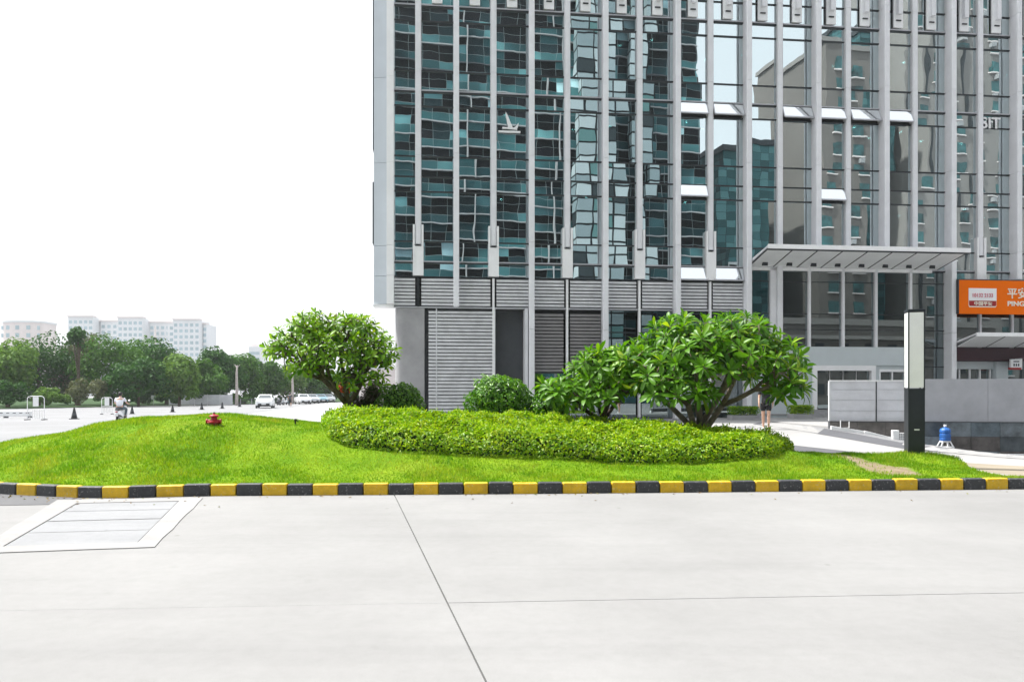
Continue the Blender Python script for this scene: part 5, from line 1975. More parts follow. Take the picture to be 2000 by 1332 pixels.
def rider(name, loc, rz, label):
    t = thing(name, loc, rz, label, 'person')
    J = [((0, -0.32, 0.87), (0.14, 0.12)), ((0, -0.30, 1.05), (0.13, 0.10)), ((0, -0.24, 1.28), (0.15, 0.10)), ((0, -0.20, 1.40), 0.06), ((0, -0.17, 1.46), 0.052), ((0, -0.14, 1.54), 0.088), ((0, -0.14, 1.61), 0.085)]
    E = [(0, 1), (1, 2), (2, 3), (3, 4), (4, 5), (5, 6)]
    for sx in (-1, 1):
        i = len(J)
        J += [((sx * 0.12, -0.28, 0.84), 0.085), ((sx * 0.22, 0.12, 0.78), 0.06), ((sx * 0.19, 0.13, 0.55), 0.05), ((sx * 0.16, 0.10, 0.40), 0.036), ((sx * 0.15, 0.11, 0.36), 0.036), ((sx * 0.16, 0.25, 0.345), 0.03)]
        E += [(0, i), (i, i + 1), (i + 1, i + 2), (i + 2, i + 3), (i + 3, i + 4), (i + 4, i + 5)]
        i = len(J)
        J += [((sx * 0.19, -0.22, 1.34), 0.055), ((sx * 0.30, -0.10, 1.10), 0.042), ((sx * 0.32, 0.16, 1.05), 0.030)]
        E += [(2, i), (i, i + 1), (i + 1, i + 2)]
        hand(J, E, len(J) - 1, J[-1][0], (0, 1, -0.1), (0, 0.1, 1))
    body = skin_mesh('body', J, E, M_SKIN, t)
    Jt = [((0, -0.33, 0.88), (0.17, 0.145)), ((0, -0.30, 1.05), (0.165, 0.13)), ((0, -0.24, 1.28), (0.18, 0.125)), ((0, -0.21, 1.38), (0.12, 0.09))]
    Et = [(0, 1), (1, 2), (2, 3)]
    for sx in (-1, 1):
        i = len(Jt)
        Jt += [((sx * 0.20, -0.22, 1.335), 0.075), ((sx * 0.275, -0.14, 1.16), 0.07)]
        Et += [(2, i), (i, i + 1)]
    skin_mesh('shirt', Jt, Et, M_SHIRT, t)
    Jl = [((0, -0.32, 0.86), (0.165, 0.13))]
    El = []
    for sx in (-1, 1):
        i = len(Jl)
        Jl += [((sx * 0.13, -0.24, 0.84), 0.105), ((sx * 0.22, 0.12, 0.78), 0.078), ((sx * 0.19, 0.13, 0.55), 0.065), ((sx * 0.165, 0.10, 0.41), 0.055)]
        El += [(0, i), (i, i + 1), (i + 1, i + 2), (i + 2, i + 3)]
    skin_mesh('trousers', Jl, El, M_TROU, t)
    head_parts(body, Vector((0, -0.14, 1.575)), R(-25), False)
    sh = MB()
    for sx in (-1, 1):
        sh.box(sx * 0.155 - 0.045, sx * 0.155 + 0.045, 0.06, 0.30, 0.322, 0.385)
    sh.build('shoes', M_BLACK, t, bevel=0.01)


rider('person', (rx, ry, -0.03), RZS, 'scooter rider in a white shirt and grey trousers seen from behind')


# ------------------------------------------------------------------ cars
def car(name, loc, rz, label, paint, group=None):
    """faces -y; 4.5 m long"""
    t = thing(name, loc, rz, label, 'car', group)
    # lower body: stations along y with half width, bottom, top
    st = [(-2.22, 0.70, 0.42, 0.62), (-2.15, 0.82, 0.28, 0.78), (-1.9, 0.89, 0.24, 0.90), (-1.0, 0.92, 0.22, 1.00), (0.2, 0.92, 0.22, 1.00), (1.5, 0.91, 0.24, 1.00), (2.1, 0.86, 0.28, 0.96), (2.24, 0.78, 0.40, 0.88)]
    mb = MB()
    V, F = [], []
    for y, w, b, tp in st:
        V += [(-w * 0.94, y, b), (w * 0.94, y, b), (w, y, b + (tp - b) * 0.45), (w * 0.93, y, tp), (-w * 0.93, y, tp), (-w, y, b + (tp - b) * 0.45)]
    for i in range(len(st) - 1):
        for j in range(6):
            F.append((i * 6 + j, i * 6 + (j + 1) % 6, (i + 1) * 6 + (j + 1) % 6, (i + 1) * 6 + j))
    F += [tuple(range(5, -1, -1)), tuple(range(len(V) - 6, len(V)))]
    mb.add(V, F)
    body = mb.build('body', paint, t, bevel=0.03)
    gh = MB()
    st2 = [(-0.95, 0.80, 0.99, 1.01), (-0.20, 0.66, 0.99, 1.46), (0.5, 0.66, 0.99, 1.50), (1.3, 0.65, 0.99, 1.46), (2.0, 0.76, 0.99, 1.01)]
    V, F = [], []
    for y, w, b, tp in st2:
        V += [(-0.82, y, b), (0.82, y, b), (w, y, tp), (-w, y, tp)]
    for i in range(len(st2) - 1):
        for j in range(4):
            F.append((i * 4 + j, i * 4 + (j + 1) % 4, (i + 1) * 4 + (j + 1) % 4, (i + 1) * 4 + j))
    F += [(3, 2, 1, 0), tuple(range(len(V) - 4, len(V)))]
    gh.add(V, F)
    gh.build('cabin_roof', paint, t, bevel=0.02)
    # windscreen, rear window, side windows standing just proud of the cabin
    MB().add([(-0.68, -0.86, 1.075), (0.68, -0.86, 1.075), (0.58, -0.285, 1.425), (-0.58, -0.285, 1.425), (-0.68, -0.84, 1.06), (0.68, -0.84, 1.06), (0.58, -0.26, 1.41), (-0.58, -0.26, 1.41)],
             [(0, 1, 2, 3), (7, 6, 5, 4), (0, 4, 5, 1), (1, 5, 6, 2), (2, 6, 7, 3), (3, 7, 4, 0)]).build('windscreen', M_CGLASS, t)
    MB().add([(-0.66, 1.93, 1.075), (0.66, 1.93, 1.075), (0.56, 1.40, 1.42), (-0.56, 1.40, 1.42), (-0.66, 1.90, 1.06), (0.66, 1.90, 1.06), (0.56, 1.37, 1.40), (-0.56, 1.37, 1.40)],
             [(0, 1, 2, 3), (7, 6, 5, 4), (0, 4, 5, 1), (1, 5, 6, 2), (2, 6, 7, 3), (3, 7, 4, 0)]).build('rear_window', M_CGLASS, t)
    for sx in (-1, 1):
        for ya, yb, yc, yd in ((-0.62, 0.42, 0.42, -0.12), (0.50, 1.62, 1.25, 0.50)):
            MB().add([(sx * 0.825, ya, 1.06), (sx * 0.825, yb, 1.06), (sx * 0.695, yc, 1.40), (sx * 0.695, yd, 1.40), (sx * 0.80, ya, 1.06), (sx * 0.80, yb, 1.06), (sx * 0.67, yc, 1.40), (sx * 0.67, yd, 1.40)],
                     [(0, 1, 2, 3), (7, 6, 5, 4), (0, 4, 5, 1), (1, 5, 6, 2), (2, 6, 7, 3), (3, 7, 4, 0)]).build('side_window', M_CGLASS, t)
        MB().box(sx * 0.62 - 0.17, sx * 0.62 + 0.17, -2.20, -2.10, 0.66, 0.78).build('headlight', M_ACRYL, t)
        MB().box(sx * 0.66 - 0.14, sx * 0.66 + 0.14, 2.16, 2.25, 0.70, 0.86).build('tail_light', M_RED, t)
        MB().box(sx * 0.98 - 0.09, sx * 0.98 + 0.09, -0.70, -0.58, 1.02, 1.14).build('mirror', paint, t, bevel=0.02)
        for y in (-1.38, 1.38):
            w = MB().lathe([(0.22, -0.10), (0.30, -0.10), (0.33, -0.07), (0.33, 0.07), (0.30, 0.10), (0.22, 0.10)], 20, axis='x').build('wheel', M_TYRE, t, loc=(sx * 0.80, y, 0.33))
            MB().lathe([(0.05, -0.115), (0.20, -0.108), (0.215, 0.0), (0.20, 0.108), (0.05, 0.115)], 12, axis='x').build('rim', M_CHROME, w)
    MB().box(-0.60, 0.60, -2.235, -2.14, 0.30, 0.52).build('grille', M_BLACK, t)
    MB().box(-0.80, 0.80, -2.17, -2.08, 0.20, 0.31).build('bumper', M_BLACK, t)
    MB().box(-0.24, 0.24, -2.245, -2.238, 0.40, 0.50).build('number_plate', M_WHITE, t)
    return t


cx, cy = gp(505, 797.5, -0.03)
car('car', (cx, cy + 2.2, -0.03), R(14), 'white car driving along the road towards the mound, clear of the parked row', M_CAR)
park = [(583, 789.5, M_CAR, 'white car parked nearest to the street end of the row under the trees'), (601, 788.3, M_CARS, 'silver car parked between the white and the blue cars under the trees'),
        (619, 787.2, M_CARB, 'blue car parked beyond the silver one under the trees'), (634, 786.3, M_CARS, 'silver car parked at the far end of the row, beside the broadleaf tree')]
for px, py, pm, lab in park:
    cx, cy = gp(px, py, -0.03)
    car('car', (cx, cy + 2.2, -0.03), R(28), lab, pm, 'cars parked under the trees')
for i, (px, py) in enumerate(((540, 791.5), (548, 791), (556, 790.5), (562, 790.2))):
    cx, cy = gp(px, py, -0.03)
    scooter('scooter', (cx, cy, -0.03), R(150 + 12 * i), 'small %s scooter parked under the trees between the white car and the parked cars' % ('black', 'silver', 'white', 'blue')[i], (M_BLACK, M_CARS, M_CAR, M_CARB)[i], 'scooters parked under the trees')
cx, cy = gp(566.5, 794.5, -0.03)
walker('person', (cx, cy, -0.03), R(20), 'person in dark clothes standing by the parked scooters', M_GREYD, M_SHORT, False, False, 1.7)

# ------------------------------------------------------------------ cones, barriers, far fence
cone_px = [(145, 818.5, 1.0), (258, 808.5, 0.86), (337, 805, 0.9), (394, 800, 0.95), (434, 798, 0.95), (468, 794.5, 0.9)]
cone0 = None
for i, (px, py, k) in enumerate(cone_px):
    X, Y = gp(px, py, -0.03)
    if cone0 is None:
        t = thing('traffic_cone', (X, Y, -0.03), 0.2, group='black cones along the road')
        MB().box(-0.23, 0.23, -0.23, 0.23, 0.0, 0.045).build('base', M_BLACK, t, bevel=0.012)
        MB().lathe([(0.185, 0.045), (0.15, 0.20), (0.095, 0.45), (0.045, 0.70), (0.035, 0.72)], 18).build('cone_body', M_BLACK, t)
        MB().lathe([(0.146, 0.235), (0.148, 0.236), (0.115, 0.39), (0.113, 0.39)], 18).build('band', M_GREYD, t)
        cone0 = t
    else:
        t = copy_tree(cone0)
        t.location = (X, Y, -0.03)
        t.rotation_euler = (0, 0, 0.3 * i)
    t.scale = (k, k, k)
    t['category'] = 'traffic cone'
    t['label'] = ('large black traffic cone standing apart near the arched barrier with the notice', 'black traffic cone right beside the scooter rider', 'black traffic cone between the scooter rider and the pale panel fence',
                  'black traffic cone in front of the middle of the pale panel fence', 'black traffic cone at the car end of the pale panel fence', 'small black traffic cone nearest to the white car')[i]


def barrier(name, px, py, w, hh, label, rz, sign=True):
    X, Y = gp(px, py, -0.03)
    t = thing(name, (X, Y, -0.03), rz, label, 'barrier')
    r = 0.18
    pts = [(-w / 2, 0, 0.0), (-w / 2, 0, hh - r)]
    pts += [(-w / 2 + r - r * math.cos(a), 0, hh - r + r * math.sin(a)) for a in np.linspace(0.3, math.pi / 2, 4)]
    pts += [(w / 2 - r + r * math.sin(a), 0, hh - r + r * math.cos(a)) for a in np.linspace(0, math.pi / 2 - 0.3, 4)]
    pts += [(w / 2, 0, hh - r), (w / 2, 0, 0.0)]
    MB().tube(pts, 0.021, 8).build('frame', M_WHITE, t)
    for z in (0.12, 0.62):
        MB().tube([(-w / 2, 0, z), (w / 2, 0, z)], 0.02, 6).build('rail', M_WHITE, t)
    for i in range(1, 7):
        MB().tube([(-w / 2 + w * i / 7, 0, 0.12), (-w / 2 + w * i / 7, 0, 0.62)], 0.012, 5).build('bar', M_CHROME, t)
    if sign:
        MB().box(-0.16, 0.16, -0.025, -0.005, hh - 0.62, hh - 0.04).build('notice', M_WHITE, t)
    for sx in (-1, 1):
        MB().box(sx * w / 2 - 0.05, sx * w / 2 + 0.05, -0.28, 0.28, 0.0, 0.05).build('foot', M_BLACK, t)
    return t


barrier('arched_barrier', 70, 820, 0.98, 1.45, 'white arched barrier with a notice board at the road edge', 0.1)
barrier('arched_barrier', 209, 809, 0.75, 1.30, 'white arched barrier standing just behind the scooter rider', 0.25)
X, Y = gp(30, 816, -0.03)
t = thing('low_barrier', (X, Y, -0.03), 0.05, 'low white slotted barrier rail beside the arched barrier with the notice', 'barrier')
MB().box(-2.6, 1.05, -0.05, 0.05, 0.10, 0.44).build('rail', M_WHITE, t, bevel=0.02)
for i in range(6):
    MB().box(-1.4 + 0.42 * i, -1.2 + 0.42 * i, -0.054, -0.0505, 0.30, 0.345).build('slot', M_GREYD, t)
for xx in (-2.2, -0.6, 0.95):
    MB().box(xx - 0.06, xx + 0.06, -0.18, 0.18, 0.0, 0.098).build('foot', M_GREYD, t)
X, Y = gp(393, 791.3, -0.03)
t = thing('site_fence', (X, Y, -0.03), 0.08, 'long pale grey panel fence standing before the roadside trees', 'fence')
for i in range(5):
    MB().box(-4.2 + 1.68 * i, -4.2 + 1.68 * (i + 1) - 0.05, -0.03, 0.03, 0.1, 1.42).build('panel', M_HOARDW, t)
    MB().box(-4.2 + 1.68 * i - 0.045, -4.2 + 1.68 * i - 0.005, -0.05, 0.05, 0.0, 1.5).build('post', M_WHITE, t)
X, Y = gp(300, 791, -0.03)
t = thing('notice_post', (X, Y, -0.03), 0.0, 'small white notice on a post before the roadside trees', 'sign')
MB().tube([(0, 0, 0), (0, 0, 0.95)], 0.03, 6).build('post', M_WHITE, t)
MB().box(-0.3, 0.3, -0.05, -0.03, 0.75, 1.35).build('board', M_WHITE, t)
# roadside railing
X0, Y0 = gp(470, 790.3, -0.03)
t = thing('roadside_railing', (X0, Y0, -0.03), R(12), 'low dark railing at the foot of the trees beside the white car', 'railing')
for z in (0.35, 0.7):
    MB().box(-9, 6, -0.03, 0.03, z, z + 0.07).build('rail', M_GREYD, t)
for i in range(11):
    MB().box(-9 + 1.5 * i - 0.05, -9 + 1.5 * i + 0.05, -0.05, 0.05, 0, 0.85).build('post', M_STONE, t)


# ------------------------------------------------------------------ trees beyond the road
def far_tree(name, px, base_y, top_y, wpx, Y, mat, label, seed, n=2600, leaf=0.42, group='trees along the far side of the road', trunk=True, low=0.04, cat='tree'):
    rng = np.random.default_rng(seed)
    X = (px - 1000) / FPX * Y
    z0 = -0.03
    zt = CAMZ + (HZ - top_y) / FPX * Y
    w = wpx / FPX * Y
    H = zt - z0
    t = thing(name, (X, Y, z0), 0, label, cat, group)
    # lumpy crown: many sub-lobes inside an egg
    lob = []
    nl = 16
    for i in range(nl):
        d = rng.normal(size=3)
        d /= np.linalg.norm(d)
        f = rng.uniform(0.35, 0.72)
        c = np.array([d[0] * w / 2 * f, d[1] * w / 2.3 * f, H * (0.5 + low / 2) + d[2] * H * (0.5 - low / 2) * f])
        r = rng.uniform(0.26, 0.42) * min(w, H) * 0.62
        lob.append((c, r))
    PP, NN = [], []
    for c, r in lob:
        m = n // nl
        d = rng.normal(size=(m, 3))
        d /= np.linalg.norm(d, axis=1)[:, None]
        rr = r * (1 - 0.5 * rng.random(m) ** 2) * (1 + 0.25 * (vnoise(d[:, 0] * 2 + c[0], d[:, 2] * 2 + d[:, 1], 1.5, seed) - 0.5))
        p = c + d * rr[:, None] * np.array([1.0, 1.0, 0.85])
        PP.append(p)
        NN.append(d + rng.normal(size=(m, 3)) * 0.45 + np.array([0, 0, 0.3]))
    P = np.concatenate(PP)
    Nn = np.concatenate(NN)
    P[:, 2] = np.clip(P[:, 2], 0.1, None)
    # fit the top
    P[:, 2] *= H / P[:, 2].max()
    L = rng.uniform(0.6, 1.3, len(P)) * leaf
    V, F = cards(P, Nn, L, L * 0.62, rng)
    o = mobj('crown', np_mesh('crown', V, F), mat, t)
    if trunk:
        mb = MB().tube([(0, 0, -0.2), (0.1, 0, H * 0.3), (0.0, 0.1, H * 0.62)], [H * 0.03, H * 0.022, H * 0.012], 8)
        for i in range(4):
            c, r = lob[i * 3]
            mb.tube([(0.08, 0, H * (0.3 + 0.07 * i)), tuple(c)], [H * 0.013, H * 0.005], 6)
        mb.build('trunk', M_BARK, t)
    return t


far = [
    (15, 795, 655, 110, 84, 2, 'bright leafy tree at the end of the roadside row, reaching furthest out'),
    (75, 795, 645, 130, 96, 0, 'large dark round-topped tree in front of the curved white block'),
    (150, 795, 650, 100, 100, 3, 'greyish olive tree beside the dark round-topped tree'),
    (215, 795, 652, 130, 98, 1, 'broad green tree with a layered crown below the long apartment block'),
    (280, 793, 655, 110, 112, 1, 'tall green tree behind the layered one below the long apartment block'),
    (270, 793, 698, 130, 90, 0, 'low spreading dark green tree behind the scooter rider'),
    (325, 793, 662, 110, 104, 0, 'domed dark green tree below the end of the long apartment block'),
    (350, 792, 690, 90, 94, 2, 'light green tree behind the pale panel fence'),
    (430, 791, 678, 100, 110, 0, 'tall dark tree rising behind the pale panel fence'),
    (398, 791, 700, 80, 102, 1, 'mid green tree squeezed between light green and tall dark trees'),
    (478, 790, 690, 80, 116, 1, 'rounded green tree behind the white car'),
    (520, 789, 702, 80, 122, 1, 'soft green tree between the white car and the parked scooters'),
    (556, 788, 706, 80, 126, 2, 'pale green tree above the parked scooters'),
    (600, 787, 712, 80, 132, 1, 'pale hazy tree above the parked cars'),
    (645, 786, 722, 90, 138, 1, 'hazy tree at the far end, behind the broadleaf tree'),
    (700, 786, 728, 100, 142, 0, 'dark tree far behind the broadleaf tree trunk'),
]
for i, (px, by_, ty, w, Y, mi, lab) in enumerate(far):
    far_tree('roadside_tree', px, by_, ty, w * 1.12, Y, M_FAR[mi], lab, 100 + i, 4600, 0.5 if Y > 100 else 0.44)
o = MB().prism([gp(-400, 806), gp(0, 798.5), gp(250, 793), gp(470, 789.2), gp(660, 785.0), (-20, 240), (-330, 240)], -0.2, 0.03).build('verge', M_VERGE)
tag(o, kind='structure')
shr = [(20, 795, 742, 70, 78, 0, 'dark leafy bush at the road edge behind the low slotted barrier'), (95, 795, 756, 100, 82, 2, 'bright green bush behind the arched barrier with the notice'), (175, 793, 738, 110, 86, 3, 'dull olive dome-shaped bush behind the traffic cones'),
       (250, 792, 765, 90, 90, 0, 'dark low bush behind the scooter rider'), (330, 791, 768, 80, 96, 0, 'dark low bush at the end of the pale panel fence'), (470, 790, 768, 90, 108, 1, 'low green bush behind the roadside railing'), (560, 788, 772, 110, 124, 0, 'dark low bush behind the parked scooters'),
       (135, 793, 752, 90, 104, 0, 'dark bush between the bright bush and the olive dome bush'), (60, 793, 745, 90, 104, 0, 'dark bush under the large round-topped tree'), (215, 792, 758, 90, 106, 0, 'dark bush under the layered green tree'),
       (290, 792, 752, 90, 108, 0, 'dark bush under the low spreading tree'), (370, 791, 752, 90, 112, 0, 'dark bush under the light green tree'), (420, 790, 756, 90, 120, 0, 'dark bush under the tall dark tree'),
       (510, 789, 758, 90, 126, 0, 'dark bush under the soft green tree'), (610, 787, 764, 110, 136, 0, 'dark bush beyond the parked cars'), (680, 786, 764, 120, 140, 0, 'dark bush far behind the broadleaf tree')]
for i, (px, by_, ty, w, Y, mi, lab) in enumerate(shr):
    far_tree('roadside_bush', px, by_, ty, w, Y, M_FAR[mi], lab, 140 + i, 2400, 0.3, 'bushes along the far side of the road', trunk=False, low=0.05, cat='bush')
# tall leggy crown breaking the skyline
far_tree('roadside_tree', 152, 795, 638, 44, 92, M_FAR[0], 'thin tree whose dark tuft stands up against the long apartment block', 180, 700, 0.42, low=0.72)
# woods closing the view
far_tree('roadside_tree', -60, 795, 640, 150, 90, M_FAR[1], 'tall green tree at the very start of the roadside row', 181, 2600, 0.44)
for px, ty, Y, lab in ((462, 713, 98, 'pale bare trunk of a dead palm behind the white car'), (571, 727, 112, 'pale leaning bare trunk behind the parked scooters')):
    X = (px - 1000) / FPX * Y
    zt = CAMZ + (HZ - ty) / FPX * Y
    t = thing('bare_trunk', (X, Y, -0.03), 0, lab, 'tree')
    MB().tube([(0, 0, -0.2), (0.05, 0, zt * 0.4), (0.0, 0.05, zt * 0.8), (0.1, 0, zt)], [0.22, 0.17, 0.14, 0.09], 9).build('trunk', M_PALEBARK, t, smooth=True)
    for a in (0.4, 2.4, 3.8):
        MB().tube([(0.05, 0, zt * 0.93), (0.05 + 0.45 * math.cos(a), 0.3 * math.sin(a), zt * 1.03)], [0.05, 0.02], 6).build('stub', M_PALEBARK, t)


# ------------------------------------------------------------------ far apartment blocks
M_FARW = flat('far_render_white', (0.68, 0.70, 0.72), 0.8, 0, 0.04, 0.05)
M_FARG = flat('far_window_glass', (0.36, 0.47, 0.52), 0.3, 0, 0.15, 0.2, 0.6)
M_FARP = flat('far_render_pink', (0.70, 0.64, 0.63), 0.8, 0, 0.04, 0.05)


def far_block():
    Y = 400.0
    k = Y / FPX
    X0 = (133 - 1000) * k
    t = thing('apartment_block', (X0, Y, 0), 0, 'long pale high-rise apartment block with stepped wings showing above the trees', 'building')
    wings = [(133, 182, 619, 0), (184, 230, 626, 6), (230, 279, 621, 0), (279, 322, 628, 7), (322, 338, 630, 3), (338, 390, 625, 0), (391, 397, 632, 4)]
    win = MB().box(-0.85, 0.85, -0.12, 0.0, 0, 1.7).mesh('window')
    win.materials.append(M_FARG)
    win2 = MB().box(-1.5, 1.5, -0.5, 0.0, 0, 0.9).mesh('balcony')
    win2.materials.append(M_FARW)
    for a, b, ty, dy in wings:
        xa, xb = (a - 133) * k, (b - 133) * k
        H = CAMZ + (HZ - ty) * k
        MB().box(xa, xb - 0.05, dy, dy + 14, 0, H).build('wing', M_FARW, t)
        MB().box(xa - 0.4, xb + 0.3, dy - 0.6, dy + 3, H, H + 0.7).build('parapet', M_FARP, t)
        n = max(1, int((xb - xa) / 2.7))
        z = H - 3.6
        row = 0
        while z > 16:
            for i in range(n):
                o = bpy.data.objects.new('window', win)
                link(o, t)
                o.location = (xa + (xb - xa) * (i + 0.5) / n, dy, z)
            z -= 3.2
            row += 1
    for x_ in (160, 250, 300, 365):
        xm = (x_ - 133) * k
        MB().tube([(xm, 2, 20), (xm, 2, 38)], 0.5, 6).build('downpipe', M_FARP, t)


far_block()
Y = 330.0
k = Y / FPX
t = thing('curved_block', ((38 - 1000) * k, Y, 0), 0, 'low pale pinkish block with a curved front and flat roof above the trees', 'building')
rr = 40 * k
H = CAMZ + (HZ - 630) * k
pts = [(rr * math.cos(math.pi + a) * 1.0, 3 + 4.0 * math.sin(math.pi + a)) for a in np.linspace(0, math.pi, 13)] + [(rr, 12), (-rr, 12)]
MB().prism(pts, 0, H).build('wall', M_FARP, t)
MB().prism([(x * 1.03, y - 0.4 if y < 10 else y) for x, y in pts], H + 0.002, H + 0.8).build('roof', M_FARW, t)
for i in range(5):
    a = 0.5 + 0.52 * i
    for z in (H - 3.2, H - 6.6):
        o = MB().box(-0.8, 0.8, -0.15, 0.1, z, z + 1.8).build('window', M_FARG, t)
        o.location = (rr * math.cos(math.pi + a), 3 + 4.0 * math.sin(math.pi + a), 0)
Y = 450.0
k = Y / FPX
t = thing('distant_block', ((497 - 1000) * k, Y, 0), 0, 'small faint white block peeping over the trees by the dead palm', 'building')
MB().box(-11 * k, 11 * k, 0, 12, 0, CAMZ + (HZ - 677) * k).build('wall', M_FARW, t)
MB().box(-9 * k, 9 * k, 2, 10, CAMZ + (HZ - 677) * k, CAMZ + (HZ - 672) * k).build('roof', M_FARP, t)
for i in range(4):
    for j in range(3):
        MB().box(-8 * k + i * 5 * k - 0.8, -8 * k + i * 5 * k + 0.8, -0.15, 0, 25 - 3.4 * j, 26.8 - 3.4 * j).build('window', M_FARG, t)
# pale wall seen between tree and column
X, Y = at(755, 800, 60).x, 60
t = thing('garden_wall', (X, Y, -0.03), 0.1, 'pale pink rendered wall glimpsed between the broadleaf tree and the corner column', 'wall')
MB().box(-2.2, 2.2, 0, 0.3, 0, 3.6).build('body', M_FARP, t)
MB().box(-2.3, 2.3, -0.08, 0.38, 3.602, 3.75).build('coping', M_FARW, t)


# ------------------------------------------------------------------ the other side of the street (mirrored in the glass)
def tower_mat(name, cw, ch, cols, line, lw, spandrel=None):
    m, nt, b = new_mat(name)
    tc = nt.nodes.new('ShaderNodeTexCoord')
    sp = nt.nodes.new('ShaderNodeSeparateXYZ')
    nt.links.new(tc.outputs['Object'], sp.inputs[0])

    def math_(op, a, bb=None):
        n = nt.nodes.new('ShaderNodeMath')
        n.operation = op
        for s, v in ((n.inputs[0], a), (n.inputs[1], bb)):
            if v is None:
                continue
            if isinstance(v, (int, float)):
                s.default_value = v
            else:
                nt.links.new(v, s)
        return n.outputs[0]
    u = math_('DIVIDE', math_('ADD', sp.outputs[0], sp.outputs[1]), cw)
    v = math_('DIVIDE', sp.outputs[2], ch)
    cb = nt.nodes.new('ShaderNodeCombineXYZ')
    nt.links.new(math_('FLOOR', u), cb.inputs[0])
    nt.links.new(math_('FLOOR', v), cb.inputs[1])
    wn2 = nt.nodes.new('ShaderNodeTexWhiteNoise')
    wn2.noise_dimensions = '2D'
    nt.links.new(cb.outputs[0], wn2.inputs['Vector'])
    rp = ramp(nt, cols, wn2.outputs['Value'], 'CONSTANT')
    base = rp.outputs[0]
    if spandrel:
        rs = ramp(nt, spandrel, wn2.outputs['Value'], 'CONSTANT')
        isrow = math_('LESS_THAN', math_('FLOORED_MODULO', math_('FLOOR', v), 3.0), 0.5)
        base = mix(nt, isrow, base, rs.outputs[0])
    fu = math_('FRACT', u)
    fv = math_('FRACT', v)
    ln = math_('MAXIMUM', math_('LESS_THAN', fu, lw / cw), math_('LESS_THAN', fv, lw / ch))
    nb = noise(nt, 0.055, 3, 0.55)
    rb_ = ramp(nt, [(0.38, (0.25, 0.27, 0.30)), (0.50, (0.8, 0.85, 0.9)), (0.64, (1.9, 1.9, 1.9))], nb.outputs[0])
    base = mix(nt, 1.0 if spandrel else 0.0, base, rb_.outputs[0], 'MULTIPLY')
    c = mix(nt, ln, base, line)
    nt.links.new(c, b.inputs['Base Color'])
    b.inputs['Roughness'].default_value = 0.5
    b.inputs['Specular IOR Level'].default_value = 0.1
    return m


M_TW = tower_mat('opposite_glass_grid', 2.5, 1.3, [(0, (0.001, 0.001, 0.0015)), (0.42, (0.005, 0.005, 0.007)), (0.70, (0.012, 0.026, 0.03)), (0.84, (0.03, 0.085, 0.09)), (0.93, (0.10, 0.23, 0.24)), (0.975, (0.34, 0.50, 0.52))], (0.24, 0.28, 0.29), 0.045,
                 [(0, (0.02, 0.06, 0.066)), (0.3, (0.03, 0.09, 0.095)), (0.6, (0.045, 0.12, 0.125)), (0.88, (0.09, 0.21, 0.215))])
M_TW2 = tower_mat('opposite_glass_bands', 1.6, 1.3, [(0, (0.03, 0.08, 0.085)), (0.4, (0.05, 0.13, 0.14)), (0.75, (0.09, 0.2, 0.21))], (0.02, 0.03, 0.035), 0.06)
M_BEIGE = flat('opposite_beige_render', (0.24, 0.225, 0.215), 0.85, 0, 0.08, 0.08)
M_BEIGE2 = flat('opposite_brown_render', (0.16, 0.145, 0.135), 0.85, 0, 0.08, 0.08)


def opp(name, x0, x1, y, h, mat, label, depth=18, bands=None):
    t = thing(name, ((x0 + x1) / 2, y, 0), 0, label, 'building')
    w = x1 - x0
    MB().box(-w / 2, w / 2, -depth, 0, 0, h).build('wall', mat, t)
    MB().box(-w / 2 - 0.3, w / 2 + 0.3, -depth - 0.3, 0.3, h, h + 0.9).build('parapet', M_FARW if bands is None else bands, t)
    return t


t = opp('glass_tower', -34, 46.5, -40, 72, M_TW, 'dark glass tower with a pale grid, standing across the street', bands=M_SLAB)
for z in np.arange(3.9, 72, 3.9):
    MB().box(-40.3, 40.3, 0.002, 0.30, z - 0.12, z + 0.05).build('floor_band', M_GREYD if int(z * 10) % 3 else M_STONE, t)
for xx in np.arange(-38, 41, 13.5):
    MB().box(xx - 0.09, xx + 0.09, 0.003, 0.5, 0, 72).build('pilaster', M_STONE, t)
M_TWL = tower_mat('opposite_pale_panels', 3.0, 1.95, [(0, (0.30, 0.36, 0.38)), (0.35, (0.22, 0.28, 0.30)), (0.6, (0.40, 0.46, 0.48)), (0.82, (0.03, 0.04, 0.045)), (0.9, (0.10, 0.2, 0.2))], (0.008, 0.01, 0.012), 0.28)
MB().box(18.5, 26.0, 0.7, 3.2, 0, 66).build('stair_bay', M_TWL, t)
MB().box(29.0, 31.0, 0.7, 2.2, 8, 66).build('stair_bay', M_TWL, t)
t = opp('glass_block', 54, 63.5, -46, 43, M_TW2, 'teal glass block with dark floor lines, mirrored right of the corner fin', bands=M_MULL)
t1 = opp('beige_tower', 70, 80.5, -44, 62, M_BEIGE2, 'brown rendered tower mirrored in the glass above the canopy', bands=M_BEIGE)
t2 = opp('glass_block', 82.5, 89.5, -52, 70, M_TW2, 'narrow teal glass tower mirrored between the two rendered towers', bands=M_MULL)
t3 = opp('beige_tower', 91, 128, -46, 82, M_BEIGE, 'beige apartment tower with rows of small teal windows across the street', bands=M_BEIGE2)
M_OWIN = flat('opposite_window', (0.025, 0.10, 0.105), 0.3, 0, 0.6, 0.4, 0.6)
wm = MB().box(-0.95, 0.95, 0.003, 0.15, 0, 1.9).mesh('window')
wm.materials.append(M_OWIN)
for tt, xs_ in ((t1, (-2.2, 2.6)), (t3, (-15.5, -10.5, -4.2, 0.8, 6.6, 11.5))):
    for x_ in xs_:
        for z in np.arange(5, 78, 3.5):
            if z > (60 if tt is t1 else 79):
                continue
            o = bpy.data.objects.new('window', wm)
            link(o, tt)
            o.location = (x_, 0, z)
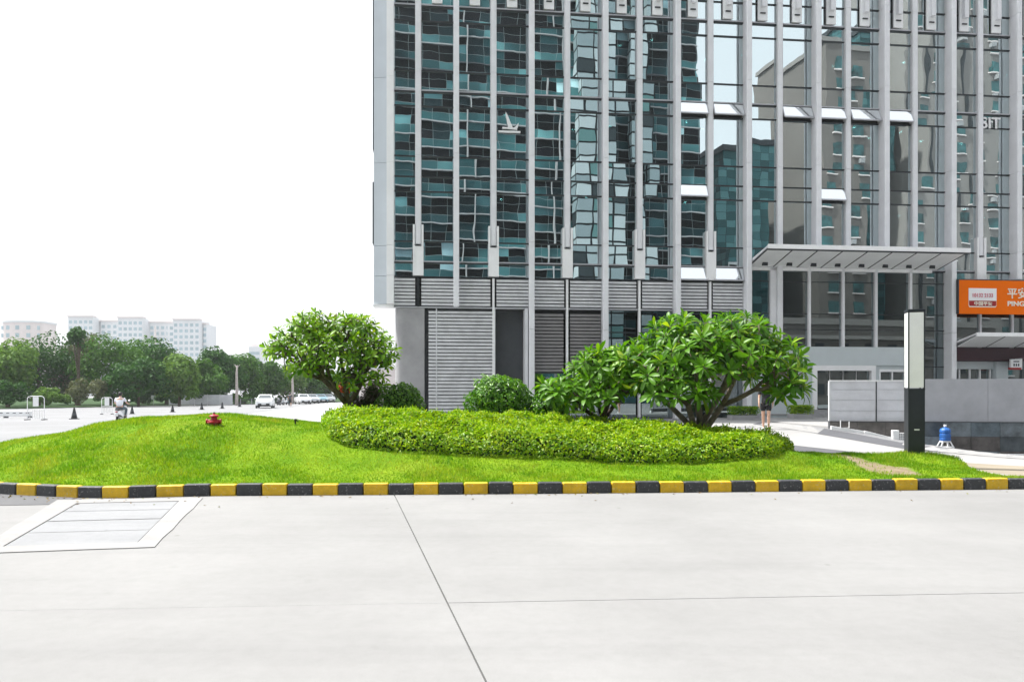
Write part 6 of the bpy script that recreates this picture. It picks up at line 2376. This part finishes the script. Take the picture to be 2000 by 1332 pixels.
sm = MB().box(-1.15, 1.15, 0.003, 0.35, -0.25, -0.05).mesh('sill')
sm.materials.append(M_FARP)
ac = MB().box(-0.5, 0.5, 0.003, 0.7, -1.3, -0.5).mesh('air_conditioner')
ac.materials.append(M_STONE)
ra_ = random.Random(2)
for tt, xs_ in ((t1, (-2.2, 2.6)), (t3, (-15.5, -10.5, -4.2, 0.8, 6.6, 11.5))):
    for x_ in xs_:
        for z in np.arange(5, 78, 3.5):
            if z > (60 if tt is t1 else 79):
                continue
            o = bpy.data.objects.new('sill', sm)
            link(o, tt)
            o.location = (x_, 0, z)
            if ra_.random() < 0.35:
                o = bpy.data.objects.new('air_conditioner', ac)
                link(o, tt)
                o.location = (x_ + ra_.uniform(-0.6, 0.6), 0, z)
for x_ in (-17.8, -7.4, 3.6, 9.2, 16):
    MB().box(x_ - 0.12, x_ + 0.12, 0.003, 0.4, 0, 82).build('downpipe', M_MULL, t3)
t = opp('street_house', 44, 88, -26, 11.5, M_BEIGE2, 'low brown street house with a moulded cornice, across the street', 10, M_BEIGE)
MB().box(-22.4, 22.4, 0.003, 0.8, 9.4, 9.9).build('cornice', M_BEIGE, t)
MB().box(-22.4, 22.4, 0.003, 0.6, 6.6, 6.9).build('cornice', M_BEIGE2, t)
for x_ in np.arange(-20, 21, 4.0):
    for z in (1.5, 4.6, 7.3):
        MB().box(x_ - 0.7, x_ + 0.7, 0.003, 0.1, z, z + 1.5).build('window', M_MULL, t)

# ------------------------------------------------------------------ pale summer haze
m = bpy.data.materials.new('haze_air')
m.use_nodes = True
nt = m.node_tree
nt.nodes.clear()
pv = nt.nodes.new('ShaderNodeVolumePrincipled')
pv.inputs['Color'].default_value = (0.93, 0.97, 1.0, 1)
pv.inputs['Density'].default_value = 0.0003
pv.inputs['Anisotropy'].default_value = 0.7
om = nt.nodes.new('ShaderNodeOutputMaterial')
nt.links.new(pv.outputs[0], om.inputs['Volume'])
o = MB().box(-420, 260, -90, 520, -2.6, 92).build('haze', m)
tag(o, 'thin pale haze lying over the street and the far trees', 'haze', kind='stuff')
